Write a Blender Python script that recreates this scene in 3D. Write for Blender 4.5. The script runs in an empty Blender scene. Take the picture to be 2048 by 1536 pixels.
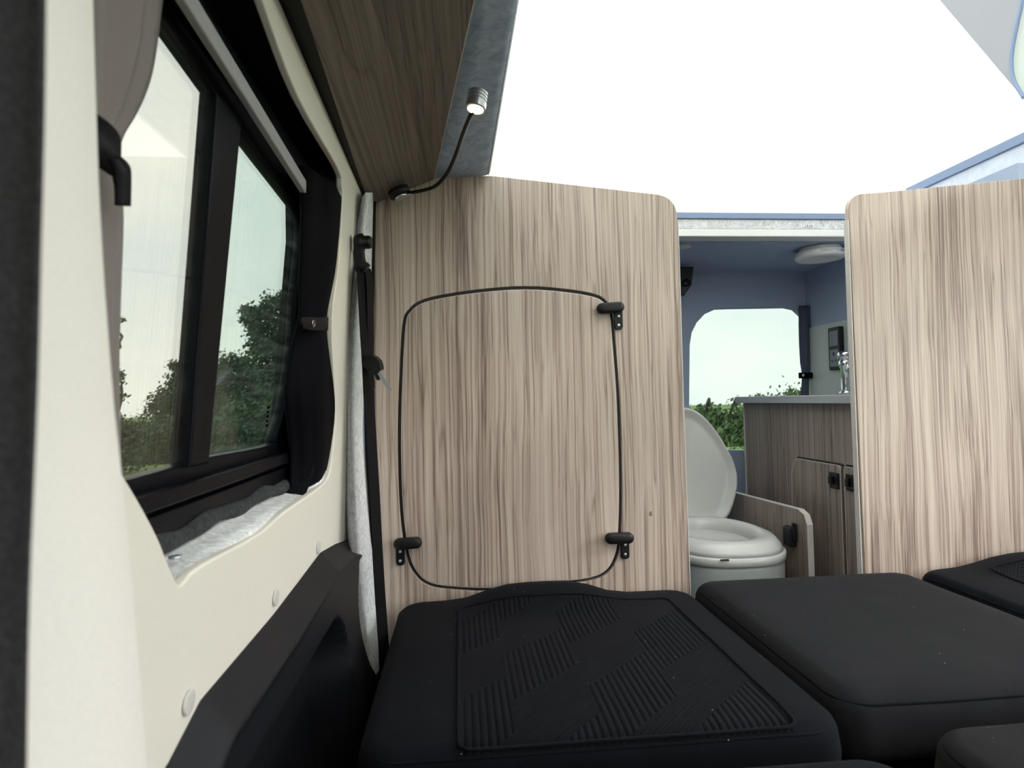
import bpy, bmesh, math, random
from mathutils import Vector, Matrix, noise as mnoise

# ------------------------------------------------------------------ camera
F = 1200.0                       # focal length in pixels of the 2048x1536 frame
CAM = Vector((0.0, 0.0, 0.93))
VPX, VPY, ROLL = 920.0, 803.0, math.radians(1.2)
_Y = Vector(((VPX-1024)/F, -(VPY-768)/F, -1)).normalized()
_X = Vector((math.cos(ROLL), math.sin(ROLL), 0)); _X = (_X - _Y*_X.dot(_Y)).normalized()
_Z = _X.cross(_Y)
R = Matrix((_X, _Y, _Z))         # camera space -> van space
sc = bpy.context.scene
C = sc.collection
cd = bpy.data.cameras.new('camera'); co = bpy.data.objects.new('camera', cd); C.objects.link(co)
cd.sensor_fit = 'HORIZONTAL'; cd.sensor_width = 36.0; cd.lens = F/2048*36.0
cd.clip_start = 0.02; cd.clip_end = 500
cd.dof.use_dof = True; cd.dof.focus_distance = 1.6; cd.dof.aperture_fstop = 7.0
m4 = R.to_4x4(); m4.translation = CAM; co.matrix_world = m4
sc.camera = co

# ------------------------------------------------------------------ world: bright overcast sky
SKY = 2.1
w = bpy.data.worlds.new('overcast_sky'); sc.world = w; w.use_nodes = True
nt = w.node_tree; nt.nodes.clear()
out = nt.nodes.new('ShaderNodeOutputWorld'); bg = nt.nodes.new('ShaderNodeBackground')
tc = nt.nodes.new('ShaderNodeTexCoord'); mp = nt.nodes.new('ShaderNodeMapping')
mp.inputs['Scale'].default_value = (1.0, 1.0, 2.6)
nz = nt.nodes.new('ShaderNodeTexNoise'); nz.inputs['Scale'].default_value = 2.6; nz.inputs['Detail'].default_value = 5
rp = nt.nodes.new('ShaderNodeValToRGB')
rp.color_ramp.elements[0].position = 0.33; rp.color_ramp.elements[0].color = (0.80, 0.86, 0.90, 1)
rp.color_ramp.elements[1].position = 0.66; rp.color_ramp.elements[1].color = (1.0, 1.0, 0.97, 1)
nt.links.new(tc.outputs['Generated'], mp.inputs[0]); nt.links.new(mp.outputs[0], nz.inputs['Vector'])
nt.links.new(nz.outputs['Fac'], rp.inputs[0]); nt.links.new(rp.outputs[0], bg.inputs['Color'])
bg.inputs['Strength'].default_value = SKY; nt.links.new(bg.outputs[0], out.inputs[0])

sc.view_settings.view_transform = 'Standard'; sc.view_settings.look = 'None'
sc.view_settings.gamma = 1.0; sc.view_settings.use_curve_mapping = False
sc.view_settings.exposure = 1.1

# hazy sun, high on the side of the right-wall opening
sd = bpy.data.lights.new('sun', 'SUN'); sd.energy = 0.8; sd.angle = math.radians(9); sd.color = (1, 0.97, 0.91)
so = bpy.data.objects.new('sun', sd); C.objects.link(so)
so.rotation_euler = Vector((-0.86, 0.30, -0.42)).to_track_quat('-Z', 'Y').to_euler()
so.location = (6, -2, 6)

# ------------------------------------------------------------------ pixel -> place
def ray(px, py):
    return R @ Vector(((px-1024)/F, -(py-768)/F, -1))
def on_y(px, py, y):
    d = ray(px, py); return CAM + d*(y/d.y)
def on_x(px, py, x):
    d = ray(px, py); return CAM + d*(x/d.x)
def on_z(px, py, z):
    d = ray(px, py); return CAM + d*((z-CAM.z)/d.z)
WX0, WS = -0.245, 0.05
def wx(z, off=0.0): return WX0 - off + WS*(z-0.93)
def on_w(px, py, off=0.0):       # the leaning side wall
    d = ray(px, py); t = (WX0-off)/(d.x - WS*d.z); return CAM + d*t

# ------------------------------------------------------------------ materials
def newmat(name):
    m = bpy.data.materials.new(name); m.use_nodes = True
    return m, m.node_tree, m.node_tree.nodes['Principled BSDF']
def node(t, typ, **kw):
    n = t.nodes.new(typ)
    for k, v in kw.items():
        if k in n.inputs: n.inputs[k].default_value = v
        else: setattr(n, k, v)
    return n
def bump(t, b, src, strength=0.3, dist=0.002):
    n = node(t, 'ShaderNodeBump'); n.inputs['Strength'].default_value = strength; n.inputs['Distance'].default_value = dist
    t.links.new(src, n.inputs['Height']); t.links.new(n.outputs[0], b.inputs['Normal'])
def plain(name, col, rough=0.5, metal=0.0, nscale=0, nbump=0.0, var=0.0, spec=0.5, sheen=0.0, dist=0.002):
    m, t, b = newmat(name)
    b.inputs['Base Color'].default_value = (*col, 1); b.inputs['Roughness'].default_value = rough
    b.inputs['Metallic'].default_value = metal; b.inputs['Specular IOR Level'].default_value = spec
    if sheen: b.inputs['Sheen Weight'].default_value = sheen
    if nscale:
        c = node(t, 'ShaderNodeTexCoord'); n = node(t, 'ShaderNodeTexNoise', Scale=nscale, Detail=4.0)
        t.links.new(c.outputs['Object'], n.inputs['Vector'])
        if nbump: bump(t, b, n.outputs['Fac'], nbump, dist)
        if var:
            r = node(t, 'ShaderNodeValToRGB')
            r.color_ramp.elements[0].position = 0.3; r.color_ramp.elements[1].position = 0.7
            r.color_ramp.elements[0].color = (*[v*(1-var) for v in col], 1)
            r.color_ramp.elements[1].color = (*[min(1, v*(1+var)) for v in col], 1)
            t.links.new(n.outputs['Fac'], r.inputs[0]); t.links.new(r.outputs[0], b.inputs['Base Color'])
    return m
def math_n(t, op, a, b=None):
    n = t.nodes.new('ShaderNodeMath'); n.operation = op
    for i, v in enumerate((a, b)):
        if v is None: continue
        if isinstance(v, (int, float)): n.inputs[i].default_value = v
        else: t.links.new(v, n.inputs[i])
    return n.outputs[0]

def wood(name, gain=1.0, axis='Z', seed=0.0):
    m, t, b = newmat(name)
    c = node(t, 'ShaderNodeTexCoord')
    mp = node(t, 'ShaderNodeMapping'); mp.inputs['Location'].default_value = (seed, seed*0.7, seed*1.3)
    t.links.new(c.outputs['Object'], mp.inputs[0])
    # gentle meander of the grain
    wob = node(t, 'ShaderNodeTexNoise', Scale=2.2, Detail=2.0)
    ws = node(t, 'ShaderNodeMapping'); ws.inputs['Scale'].default_value = (2.2, 2.2, 0.9) if axis == 'Z' else (2.2, .9, 2.2)
    t.links.new(mp.outputs[0], ws.inputs[0]); t.links.new(ws.outputs[0], wob.inputs['Vector'])
    off = node(t, 'ShaderNodeVectorMath', operation='SCALE'); off.inputs['Scale'].default_value = 0.022
    t.links.new(wob.outputs['Color'], off.inputs[0])
    add = node(t, 'ShaderNodeVectorMath', operation='ADD')
    t.links.new(mp.outputs[0], add.inputs[0]); t.links.new(off.outputs[0], add.inputs[1])
    def streak(sx, sl, detail):
        s = node(t, 'ShaderNodeMapping'); s.inputs['Scale'].default_value = (sx, sx, sl) if axis == 'Z' else (sx, sl, sx)
        t.links.new(add.outputs[0], s.inputs[0])
        n = node(t, 'ShaderNodeTexNoise', Scale=1.0, Detail=detail); n.inputs['Roughness'].default_value = 0.6
        t.links.new(s.outputs[0], n.inputs['Vector']); return n.outputs['Fac']
    fine = streak(210, 0.9, 4.0); mid = streak(60, 0.4, 3.0); broad = streak(9, 0.5, 2.0)
    v = math_n(t, 'ADD', math_n(t, 'MULTIPLY', fine, 0.58), math_n(t, 'ADD', math_n(t, 'MULTIPLY', mid, 0.32), math_n(t, 'MULTIPLY', broad, 0.22)))
    lines = streak(15, 0.20, 1.0)
    ph = math_n(t, 'FRACT', math_n(t, 'MULTIPLY', lines, 12.0))
    ln = math_n(t, 'POWER', math_n(t, 'ABSOLUTE', math_n(t, 'SUBTRACT', math_n(t, 'MULTIPLY', ph, 2.0), 1.0)), 8.0)
    patch = math_n(t, 'MULTIPLY', ln, math_n(t, 'ADD', 0.35, math_n(t, 'MULTIPLY', mid, 1.1)))
    v = math_n(t, 'SUBTRACT', v, math_n(t, 'MULTIPLY', patch, 0.10))
    r = node(t, 'ShaderNodeValToRGB'); e = r.color_ramp.elements
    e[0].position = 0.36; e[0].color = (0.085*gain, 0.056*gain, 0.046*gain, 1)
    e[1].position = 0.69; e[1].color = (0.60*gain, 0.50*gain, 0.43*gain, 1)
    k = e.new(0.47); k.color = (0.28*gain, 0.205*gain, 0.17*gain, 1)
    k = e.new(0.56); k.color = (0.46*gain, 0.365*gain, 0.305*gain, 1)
    t.links.new(v, r.inputs[0]); t.links.new(r.outputs[0], b.inputs['Base Color'])
    b.inputs['Roughness'].default_value = 0.42
    bump(t, b, fine, 0.12, 0.0006)
    return m

def felt(name, c0, c1, scale=45):
    m, t, b = newmat(name)
    c = node(t, 'ShaderNodeTexCoord')
    n = node(t, 'ShaderNodeTexNoise', Scale=float(scale), Detail=6.0); n.inputs['Roughness'].default_value = 0.75
    n.inputs['Distortion'].default_value = 1.2
    f = node(t, 'ShaderNodeTexNoise', Scale=900.0, Detail=3.0)
    for q in (n, f): t.links.new(c.outputs['Object'], q.inputs['Vector'])
    r = node(t, 'ShaderNodeValToRGB'); r.color_ramp.elements[0].position = 0.34; r.color_ramp.elements[1].position = 0.64
    r.color_ramp.elements[0].color = (*c0, 1); r.color_ramp.elements[1].color = (*c1, 1)
    t.links.new(n.outputs['Fac'], r.inputs[0]); t.links.new(r.outputs[0], b.inputs['Base Color'])
    b.inputs['Roughness'].default_value = 0.95; b.inputs['Specular IOR Level'].default_value = 0.1
    bump(t, b, f.outputs['Fac'], 0.5, 0.0015)
    return m

def black_cloth(name, col=(0.0040, 0.0045, 0.0065), pattern=None):
    """seat cover; pattern = (x0, x1) local band that carries the embossed rib patches"""
    m, t, b = newmat(name)
    c = node(t, 'ShaderNodeTexCoord')
    f = node(t, 'ShaderNodeTexNoise', Scale=700.0, Detail=3.0)
    s = node(t, 'ShaderNodeTexVoronoi', Scale=95.0)
    lo = node(t, 'ShaderNodeTexNoise', Scale=14.0, Detail=3.0)
    for q in (f, s, lo): t.links.new(c.outputs['Object'], q.inputs['Vector'])
    r = node(t, 'ShaderNodeValToRGB'); r.color_ramp.elements[0].position = 0.3; r.color_ramp.elements[1].position = 0.75
    r.color_ramp.elements[0].color = (*[v*0.75 for v in col], 1); r.color_ramp.elements[1].color = (*[v*1.6 for v in col], 1)
    mixv = math_n(t, 'ADD', math_n(t, 'MULTIPLY', f.outputs['Fac'], 0.7), math_n(t, 'MULTIPLY', lo.outputs['Fac'], 0.3))
    t.links.new(mixv, r.inputs[0])
    # stray lint
    rnd = node(t, 'ShaderNodeSeparateColor'); t.links.new(s.outputs['Color'], rnd.inputs[0])
    lint = math_n(t, 'MULTIPLY', math_n(t, 'LESS_THAN', s.outputs['Distance'], 0.085), math_n(t, 'GREATER_THAN', rnd.outputs[0], 0.965))
    mx = node(t, 'ShaderNodeMix', data_type='RGBA'); mx.inputs[7].default_value = (0.42, 0.43, 0.45, 1)
    t.links.new(lint, mx.inputs[0]); t.links.new(r.outputs[0], mx.inputs[6]); t.links.new(mx.outputs[2], b.inputs['Base Color'])
    b.inputs['Roughness'].default_value = 0.85; b.inputs['Specular IOR Level'].default_value = 0.05
    b.inputs['Sheen Weight'].default_value = 0.02; b.inputs['Sheen Roughness'].default_value = 0.5
    h = math_n(t, 'MULTIPLY', f.outputs['Fac'], 0.12)
    if pattern:
        sp = node(t, 'ShaderNodeSeparateXYZ'); t.links.new(c.outputs['Object'], sp.inputs[0])
        x, y = sp.outputs[0], sp.outputs[1]
        v = math_n(t, 'SUBTRACT', y, math_n(t, 'MULTIPLY', x, 0.9))
        col_ = math_n(t, 'FLOOR', math_n(t, 'DIVIDE', x, 0.134))
        row = math_n(t, 'FLOOR', math_n(t, 'DIVIDE', math_n(t, 'SUBTRACT', v, math_n(t, 'MULTIPLY', col_, 0.085)), 0.17))
        a = math_n(t, 'LESS_THAN', math_n(t, 'FLOORED_MODULO', row, 2.0), 0.5)
        ra = math_n(t, 'ABSOLUTE', math_n(t, 'SINE', math_n(t, 'MULTIPLY', x, math.pi/0.0115)))
        rb = math_n(t, 'MULTIPLY', math_n(t, 'ABSOLUTE', math_n(t, 'SINE', math_n(t, 'MULTIPLY', v, math.pi/0.0085))), 0.40)
        na = math_n(t, 'SUBTRACT', 1.0, a)
        pat = math_n(t, 'ADD', math_n(t, 'MULTIPLY', a, ra), math_n(t, 'MULTIPLY', na, rb))
        band = math_n(t, 'MULTIPLY', math_n(t, 'GREATER_THAN', x, pattern[0]), math_n(t, 'LESS_THAN', x, pattern[1]))
        band = math_n(t, 'MULTIPLY', band, math_n(t, 'MULTIPLY', math_n(t, 'LESS_THAN', y, pattern[2]), math_n(t, 'GREATER_THAN', y, -0.318)))
        h = math_n(t, 'ADD', h, math_n(t, 'MULTIPLY', pat, band))
        bump(t, b, h, 0.9, 0.0028)
    else:
        bump(t, b, h, 0.6, 0.004)
    return m

def thin_glass(name, tint, refl=1.0, haze=0.02):
    m = bpy.data.materials.new(name); m.use_nodes = True; t = m.node_tree; t.nodes.clear()
    o = node(t, 'ShaderNodeOutputMaterial'); tr = node(t, 'ShaderNodeBsdfTransparent'); gl = node(t, 'ShaderNodeBsdfGlossy')
    tr.inputs['Color'].default_value = (*tint, 1); gl.inputs['Roughness'].default_value = 0.01
    fr = node(t, 'ShaderNodeFresnel'); fr.inputs['IOR'].default_value = 1.5
    fac = math_n(t, 'MULTIPLY', fr.outputs[0], refl)
    mx = node(t, 'ShaderNodeMixShader'); t.links.new(fac, mx.inputs[0])
    t.links.new(tr.outputs[0], mx.inputs[1]); t.links.new(gl.outputs[0], mx.inputs[2])
    # wiped-dirt film on the pane
    df = node(t, 'ShaderNodeBsdfTranslucent'); df.inputs['Color'].default_value = (0.7, 0.8, 0.75, 1)
    c = node(t, 'ShaderNodeTexCoord'); mpp = node(t, 'ShaderNodeMapping')
    mpp.inputs['Scale'].default_value = (4, 6, 60); mpp.inputs['Rotation'].default_value = (0.35, 0, 0)
    n = node(t, 'ShaderNodeTexNoise', Scale=1.0, Detail=4.0); n.inputs['Distortion'].default_value = 0.8
    t.links.new(c.outputs['Object'], mpp.inputs[0]); t.links.new(mpp.outputs[0], n.inputs['Vector'])
    hz = math_n(t, 'MULTIPLY', math_n(t, 'POWER', n.outputs['Fac'], 3.0), haze*6)
    m2 = node(t, 'ShaderNodeMixShader'); t.links.new(hz, m2.inputs[0]); t.links.new(mx.outputs[0], m2.inputs[1]); t.links.new(df.outputs[0], m2.inputs[2])
    t.links.new(m2.outputs[0], o.inputs[0])
    return m
def translucent(name, col, fac=0.8):
    m = bpy.data.materials.new(name); m.use_nodes = True; t = m.node_tree; t.nodes.clear()
    o = node(t, 'ShaderNodeOutputMaterial'); d = node(t, 'ShaderNodeBsdfDiffuse'); tr = node(t, 'ShaderNodeBsdfTranslucent')
    c = node(t, 'ShaderNodeTexCoord'); n = node(t, 'ShaderNodeTexNoise', Scale=350.0, Detail=2.0)
    t.links.new(c.outputs['Object'], n.inputs['Vector'])
    bp = node(t, 'ShaderNodeBump'); bp.inputs['Strength'].default_value = 0.15; bp.inputs['Distance'].default_value = 0.002
    t.links.new(n.outputs['Fac'], bp.inputs['Height'])
    for q in (d, tr):
        q.inputs['Color'].default_value = (*col, 1); t.links.new(bp.outputs[0], q.inputs['Normal'])
    mx = node(t, 'ShaderNodeMixShader'); mx.inputs[0].default_value = fac
    t.links.new(d.outputs[0], mx.inputs[1]); t.links.new(tr.outputs[0], mx.inputs[2]); t.links.new(mx.outputs[0], o.inputs[0])
    return m
def emit(name, col, s):
    m, t, b = newmat(name); b.inputs['Base Color'].default_value = (*col, 1)
    b.inputs['Emission Color'].default_value = (*col, 1); b.inputs['Emission Strength'].default_value = s; return m

M = dict(
    wood=wood('greige_zebrano_board'), wood_hatch=wood('greige_zebrano_hatch', 1.02, 'Z', 0.37), wood_shade=wood('greige_zebrano_shade_locker', 0.36, 'Y', 1.9),  # locker copy of the wood darkened to hold the underside's shade
    wood_shade_kitchen=wood('greige_zebrano_shade_kitchen', 0.60, 'Z', 2.3),  # same wood again, washroom shade put into its colour
    edge=plain('pale_edge_band', (0.60, 0.56, 0.52), 0.35, nscale=60, var=0.05),
    dark_edge=plain('dark_gap_edge', (0.03, 0.024, 0.022), 0.6, nscale=80, var=0.2),
    cream=plain('cream_vinyl_panel', (0.80, 0.755, 0.675), 0.55, nscale=420, nbump=0.12, var=0.02, dist=0.0008),
    cap=plain('grey_fixing_cap', (0.62, 0.60, 0.57), 0.5, nscale=200, var=0.03),
    pillar=plain('pillar_fabric_trim', (0.80, 0.755, 0.715), 0.75, nscale=500, nbump=0.15, var=0.03, dist=0.0008),
    felt=felt('grey_carpet_lining', (0.50, 0.51, 0.53), (0.90, 0.91, 0.92), 70),
    felt_glare=felt('glare_blue_carpet_lining', (0.36, 0.44, 0.58), (0.62, 0.71, 0.86), 30),  # grey carpet tinted blue and lightened to carry glare
    rim_glare=felt('glare_pale_lining', (0.62, 0.67, 0.80), (0.74, 0.78, 0.88), 30),  # glare brightness put into this rim colour
    slate=plain('slate_and_glare_lining', (0.38, 0.45, 0.60), 0.9, nscale=300, nbump=0.2, var=0.08, spec=0.15),  # slate tone, raised partly to include bluish glare
    grey_wall=plain('pale_grey_splash_wall', (0.52, 0.56, 0.55), 0.5, nscale=60, var=0.04),
    black=plain('black_moulded_plastic', (0.006, 0.0065, 0.008), 0.42, nscale=700, nbump=0.15, var=0.1, dist=0.0006, spec=0.3),
    trim=plain('charcoal_grained_trim', (0.010, 0.0108, 0.0138), 0.42, nscale=900, nbump=0.35, var=0.12, dist=0.0008, spec=0.22),
    frame=plain('black_window_frame', (0.003, 0.0036, 0.006), 0.35, nscale=200, var=0.1, spec=0.08),
    rubber=plain('black_rubber', (0.003, 0.003, 0.0045), 0.5, nscale=300, var=0.1, spec=0.12),
    foam=plain('black_ribbed_foam', (0.025, 0.026, 0.030), 0.9, nscale=160, nbump=0.9, var=0.6, dist=0.004),
    webbing=plain('seat_belt_webbing', (0.004, 0.004, 0.0055), 0.6, nscale=1200, nbump=0.3, var=0.1, dist=0.0008, spec=0.12),
    alu=plain('brushed_aluminium', (0.55, 0.56, 0.58), 0.30, 1.0, nscale=200, var=0.05),
    rail=plain('grey_track', (0.36, 0.35, 0.36), 0.5, nscale=200, var=0.05),
    chrome=plain('polished_chrome', (0.75, 0.76, 0.78), 0.08, 1.0, nscale=10, var=0.01),
    screw=plain('zinc_screw', (0.62, 0.66, 0.74), 0.28, 0.8, nscale=40, var=0.05),
    white=plain('white_plastic', (0.80, 0.80, 0.79), 0.35, nscale=30, var=0.01),
    toilet=plain('grey_white_toilet_plastic', (0.54, 0.54, 0.525), 0.22, nscale=20, var=0.015),
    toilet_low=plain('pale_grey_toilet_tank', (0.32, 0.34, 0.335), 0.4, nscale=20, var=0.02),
    worktop=plain('grey_laminate_worktop', (0.42, 0.44, 0.46), 0.35, nscale=150, var=0.06),
    print_grey=plain('grey_print', (0.22, 0.24, 0.30), 0.7, nscale=20, var=0.02),
    curtain=plain('taupe_blackout_curtain', (0.20, 0.165, 0.155), 0.8, nscale=900, nbump=0.3, var=0.08, dist=0.0008, sheen=0.2),
    curtain_black=plain('black_curtain_lining', (0.003, 0.003, 0.0048), 0.7, nscale=900, nbump=0.2, var=0.1, dist=0.0006, spec=0.05),
    curtain_slate=plain('slate_curtain', (0.06, 0.075, 0.12), 0.8, nscale=900, nbump=0.2, var=0.1),
    weave=plain('charcoal_woven_cloth', (0.022, 0.0225, 0.025), 0.85, nscale=420, nbump=0.9, var=0.45, dist=0.002),
    canvas=translucent('white_canvas', (0.90, 0.90, 0.89), 0.85), canvas_grey=translucent('light_grey_canvas', (0.46, 0.465, 0.49), 0.65),
    canvas_win=translucent('pale_green_white_flap', (0.58, 0.61, 0.585), 0.7),
    piping_blue=plain('blue_grey_piping', (0.24, 0.31, 0.47), 0.7, nscale=300, nbump=0.2, var=0.05),
    roof=plain('white_roof_shell', (0.82, 0.82, 0.80), 0.5, nscale=40, var=0.02),
    floor=plain('dark_grey_vinyl_floor', (0.05, 0.05, 0.055), 0.6, nscale=60, nbump=0.1, var=0.2),
    base=plain('dark_bed_box', (0.02, 0.02, 0.022), 0.8, nscale=60, var=0.2),
    lamp_glow=emit('warm_lamp_lens', (1.0, 0.84, 0.50), 1.1),
    cloth=black_cloth('black_seat_cloth'), cloth_mid=black_cloth('plain_charcoal_seat_cloth', (0.0115, 0.0115, 0.0135)), cloth_p=black_cloth('black_embossed_seat_cloth', pattern=(-0.213, 0.272, 0.225)),
    cloth_grey=black_cloth('charcoal_seat_cloth', (0.0115, 0.0115, 0.0120)),
    glass_near=thin_glass('side_glass_sliding', (0.57, 0.575, 0.54), 0.5, 0.004), glass_far=thin_glass('side_glass_fixed', (0.505, 0.545, 0.51), 0.45, 0.010),
    glass_rear=thin_glass('rear_glass', (0.46, 0.49, 0.468), 0.3, 0.004),
    bark=plain('bark', (0.06, 0.05, 0.04), 0.9, nscale=20, nbump=0.5, var=0.3),
    leaf=plain('dark_green_leaf', (0.045, 0.085, 0.035), 0.6, nscale=1.5, var=0.5),
    leaf_pale=plain('mid_green_leaf', (0.10, 0.17, 0.06), 0.6, nscale=1.5, var=0.4),
    grass=plain('lawn_green', (0.20, 0.29, 0.08), 0.9, nscale=6, nbump=0.5, var=0.4, dist=0.05),
)

# ------------------------------------------------------------------ object helpers
def link(o, parent=None, kind=None):
    C.objects.link(o)
    if parent is not None:
        o.parent = parent
        o.matrix_parent_inverse = Matrix.Translation(parent.location).inverted() if parent.get('_own') is None else Matrix.Identity(4)
    if kind: o['kind'] = kind
    return o
def tag(o, label=None, cat=None, group=None, kind=None):
    if label: o['label'] = label
    if cat: o['category'] = cat
    if group: o['group'] = group
    if kind: o['kind'] = kind
    return o
def thing(name, loc, label=None, cat=None, group=None, kind=None, local=False):
    """Empty at the thing's base. local=True: children are given in the thing's own space."""
    o = bpy.data.objects.new(name, None); o.empty_display_size = 0.05; o.location = loc
    if local: o['_own'] = 1
    C.objects.link(o); return tag(o, label, cat, group, kind)
def mesh(name, verts, faces, mat, parent=None, smooth=False, bev=0, seg=2, kind=None):
    me = bpy.data.meshes.new(name); me.from_pydata([tuple(v) for v in verts], [], faces); me.update()
    bm = bmesh.new(); bm.from_mesh(me); bmesh.ops.recalc_face_normals(bm, faces=bm.faces); bm.to_mesh(me); bm.free()
    return obj(name, me, mat, parent, smooth, bev, seg, kind)
def obj(name, me, mat, parent=None, smooth=False, bev=0, seg=2, kind=None):
    if not me.materials: me.materials.append(M[mat] if isinstance(mat, str) else mat)
    if smooth:
        for p in me.polygons: p.use_smooth = True
    o = bpy.data.objects.new(name, me); link(o, parent, kind)
    if bev:
        b = o.modifiers.new('bevel', 'BEVEL'); b.width = bev; b.segments = seg; b.limit_method = 'ANGLE'; b.angle_limit = math.radians(40)
    return o
def box(name, lo, hi, mat, parent=None, bev=0.003, seg=2, kind=None):
    x0, y0, z0 = lo; x1, y1, z1 = hi
    v = [(x0,y0,z0),(x1,y0,z0),(x1,y1,z0),(x0,y1,z0),(x0,y0,z1),(x1,y0,z1),(x1,y1,z1),(x0,y1,z1)]
    f = [(0,3,2,1),(4,5,6,7),(0,1,5,4),(1,2,6,5),(2,3,7,6),(3,0,4,7)]
    return mesh(name, v, f, mat, parent, False, bev, seg, kind)
def hexa(name, c8, mat, parent=None, bev=0.002, kind=None):
    f = [(0,3,2,1),(4,5,6,7),(0,1,5,4),(1,2,6,5),(2,3,7,6),(3,0,4,7)]
    return mesh(name, c8, f, mat, parent, False, bev, 2, kind)
def catmull(pts, n=6, closed=False):
    P = [Vector(p) for p in pts]; L = len(P); res = []
    rng = range(L) if closed else range(L-1)
    for i in rng:
        if closed: a, b, c, d = P[(i-1)%L], P[i], P[(i+1)%L], P[(i+2)%L]
        else: a, b, c, d = P[max(i-1,0)], P[i], P[i+1], P[min(i+2,L-1)]
        for k in range(n):
            t = k/n
            res.append(0.5*((2*b) + (c-a)*t + (2*a-5*b+4*c-d)*t*t + (3*b-3*c+d-a)*t**3))
    if not closed: res.append(P[-1])
    return res
def round_poly(pts, rad, n=6):
    """fillet the corners of a closed 2D polygon; rad a number or one per corner"""
    L = len(pts); res = []
    for i in range(L):
        p = Vector(pts[i][:2]); a = Vector(pts[i-1][:2]); b = Vector(pts[(i+1)%L][:2])
        r = rad[i] if isinstance(rad, (list, tuple)) else rad
        if r <= 0: res.append(p); continue
        da, db = (a-p).normalized(), (b-p).normalized()
        r = min(r, 0.49*(a-p).length, 0.49*(b-p).length)
        s, e = p+da*r, p+db*r
        for k in range(n+1):
            t = k/n; res.append((1-t)**2*s + 2*t*(1-t)*p + t*t*e)
    return res
def plate2d(loops, thick, bev=0.0, bseg=2):
    """filled outline with holes -> verts (u,v,w) with w in 0..thick, faces"""
    cu = bpy.data.curves.new('tmp', 'CURVE'); cu.dimensions = '2D'; cu.fill_mode = 'BOTH'
    cu.extrude = max(thick/2-bev, 1e-5); cu.bevel_depth = bev; cu.bevel_resolution = bseg; cu.offset = -bev
    for lp in loops:
        s = cu.splines.new('POLY'); s.points.add(len(lp)-1); s.use_cyclic_u = True
        for i, p in enumerate(lp): s.points[i].co = (p[0], p[1], 0, 1)
    o = bpy.data.objects.new('tmp', cu); C.objects.link(o)
    dg = bpy.context.evaluated_depsgraph_get(); dg.update()
    me = bpy.data.meshes.new_from_object(o.evaluated_get(dg))
    v = [(p.co.x, p.co.y, p.co.z+thick/2) for p in me.vertices]; f = [tuple(p.vertices) for p in me.polygons]
    bpy.data.objects.remove(o); bpy.data.curves.remove(cu); bpy.data.meshes.remove(me)
    bm = bmesh.new()
    vs = [bm.verts.new(p) for p in v]
    for q in f:
        try: bm.faces.new([vs[i] for i in q])
        except ValueError: pass
    bmesh.ops.remove_doubles(bm, verts=bm.verts, dist=1e-5)
    bm.verts.index_update()
    v = [tuple(p.co) for p in bm.verts]; f = [tuple(q.index for q in p.verts) for p in bm.faces]; bm.free()
    return v, f
def plate(name, loops, thick, mapf, mat, parent=None, bev=0.0, kind=None):
    v, f = plate2d(loops, thick, bev)
    return mesh(name, [mapf(*p) for p in v], f, mat, parent, False, 0, 2, kind)
def in_y(y0): return lambda u, v, w: (u, y0-w, v)         # stands across the van, thickness towards the viewer
def in_x(x0, s=1): return lambda u, v, w: (x0+s*w, u, v)  # stands along the van
def in_wall(off): return lambda u, v, w: (wx(v, off)+w, u, v)
def rings(name, rr, mat, parent=None, cap0=True, cap1=True, smooth=True, kind=None, closed=True):
    n = len(rr[0]); v = [p for r in rr for p in r]; f = []
    for i in range(len(rr)-1):
        for j in range(n if closed else n-1):
            k = (j+1) % n; f.append((i*n+j, i*n+k, (i+1)*n+k, (i+1)*n+j))
    if cap0: f.append(tuple(range(n))[::-1])
    if cap1: f.append(tuple((len(rr)-1)*n+j for j in range(n)))
    return mesh(name, v, f, mat, parent, smooth, kind=kind)
def frames(path):
    P = [Vector(p) for p in path]; T = []
    for i in range(len(P)): T.append((P[min(i+1,len(P)-1)]-P[max(i-1,0)]).normalized())
    up = Vector((0,0,1)) if abs(T[0].z) < 0.9 else Vector((1,0,0))
    n = (up - T[0]*up.dot(T[0])).normalized(); res = []
    for p, t in zip(P, T):
        n = (n - t*n.dot(t)).normalized(); res.append((p, n, t.cross(n)))
    return res
def tube(name, path, r, mat, parent=None, seg=10, closed=False, kind=None):
    fr = frames(path); rr = []
    for i, (p, a, b) in enumerate(fr):
        q = r[i] if isinstance(r, (list, tuple)) else r
        rr.append([p + a*(q*math.cos(2*math.pi*k/seg)) + b*(q*math.sin(2*math.pi*k/seg)) for k in range(seg)])
    if closed:
        rr.append(rr[0]); return rings(name, rr, mat, parent, False, False, kind=kind)
    return rings(name, rr, mat, parent, kind=kind)
def strap(name, path, width_dir, width, thick, mat, parent=None):
    fr = frames(path); w = Vector(width_dir).normalized(); rr = []
    P = [Vector(p) for p in path]
    for i in range(len(P)):
        t = (P[min(i+1,len(P)-1)]-P[max(i-1,0)]).normalized(); ww = (w-t*w.dot(t)).normalized(); n = t.cross(ww)
        a = width[i] if isinstance(width, (list, tuple)) else width
        rr.append([P[i]+ww*a/2+n*thick/2, P[i]-ww*a/2+n*thick/2, P[i]-ww*a/2-n*thick/2, P[i]+ww*a/2-n*thick/2])
    return rings(name, rr, mat, parent, smooth=False)
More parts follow.
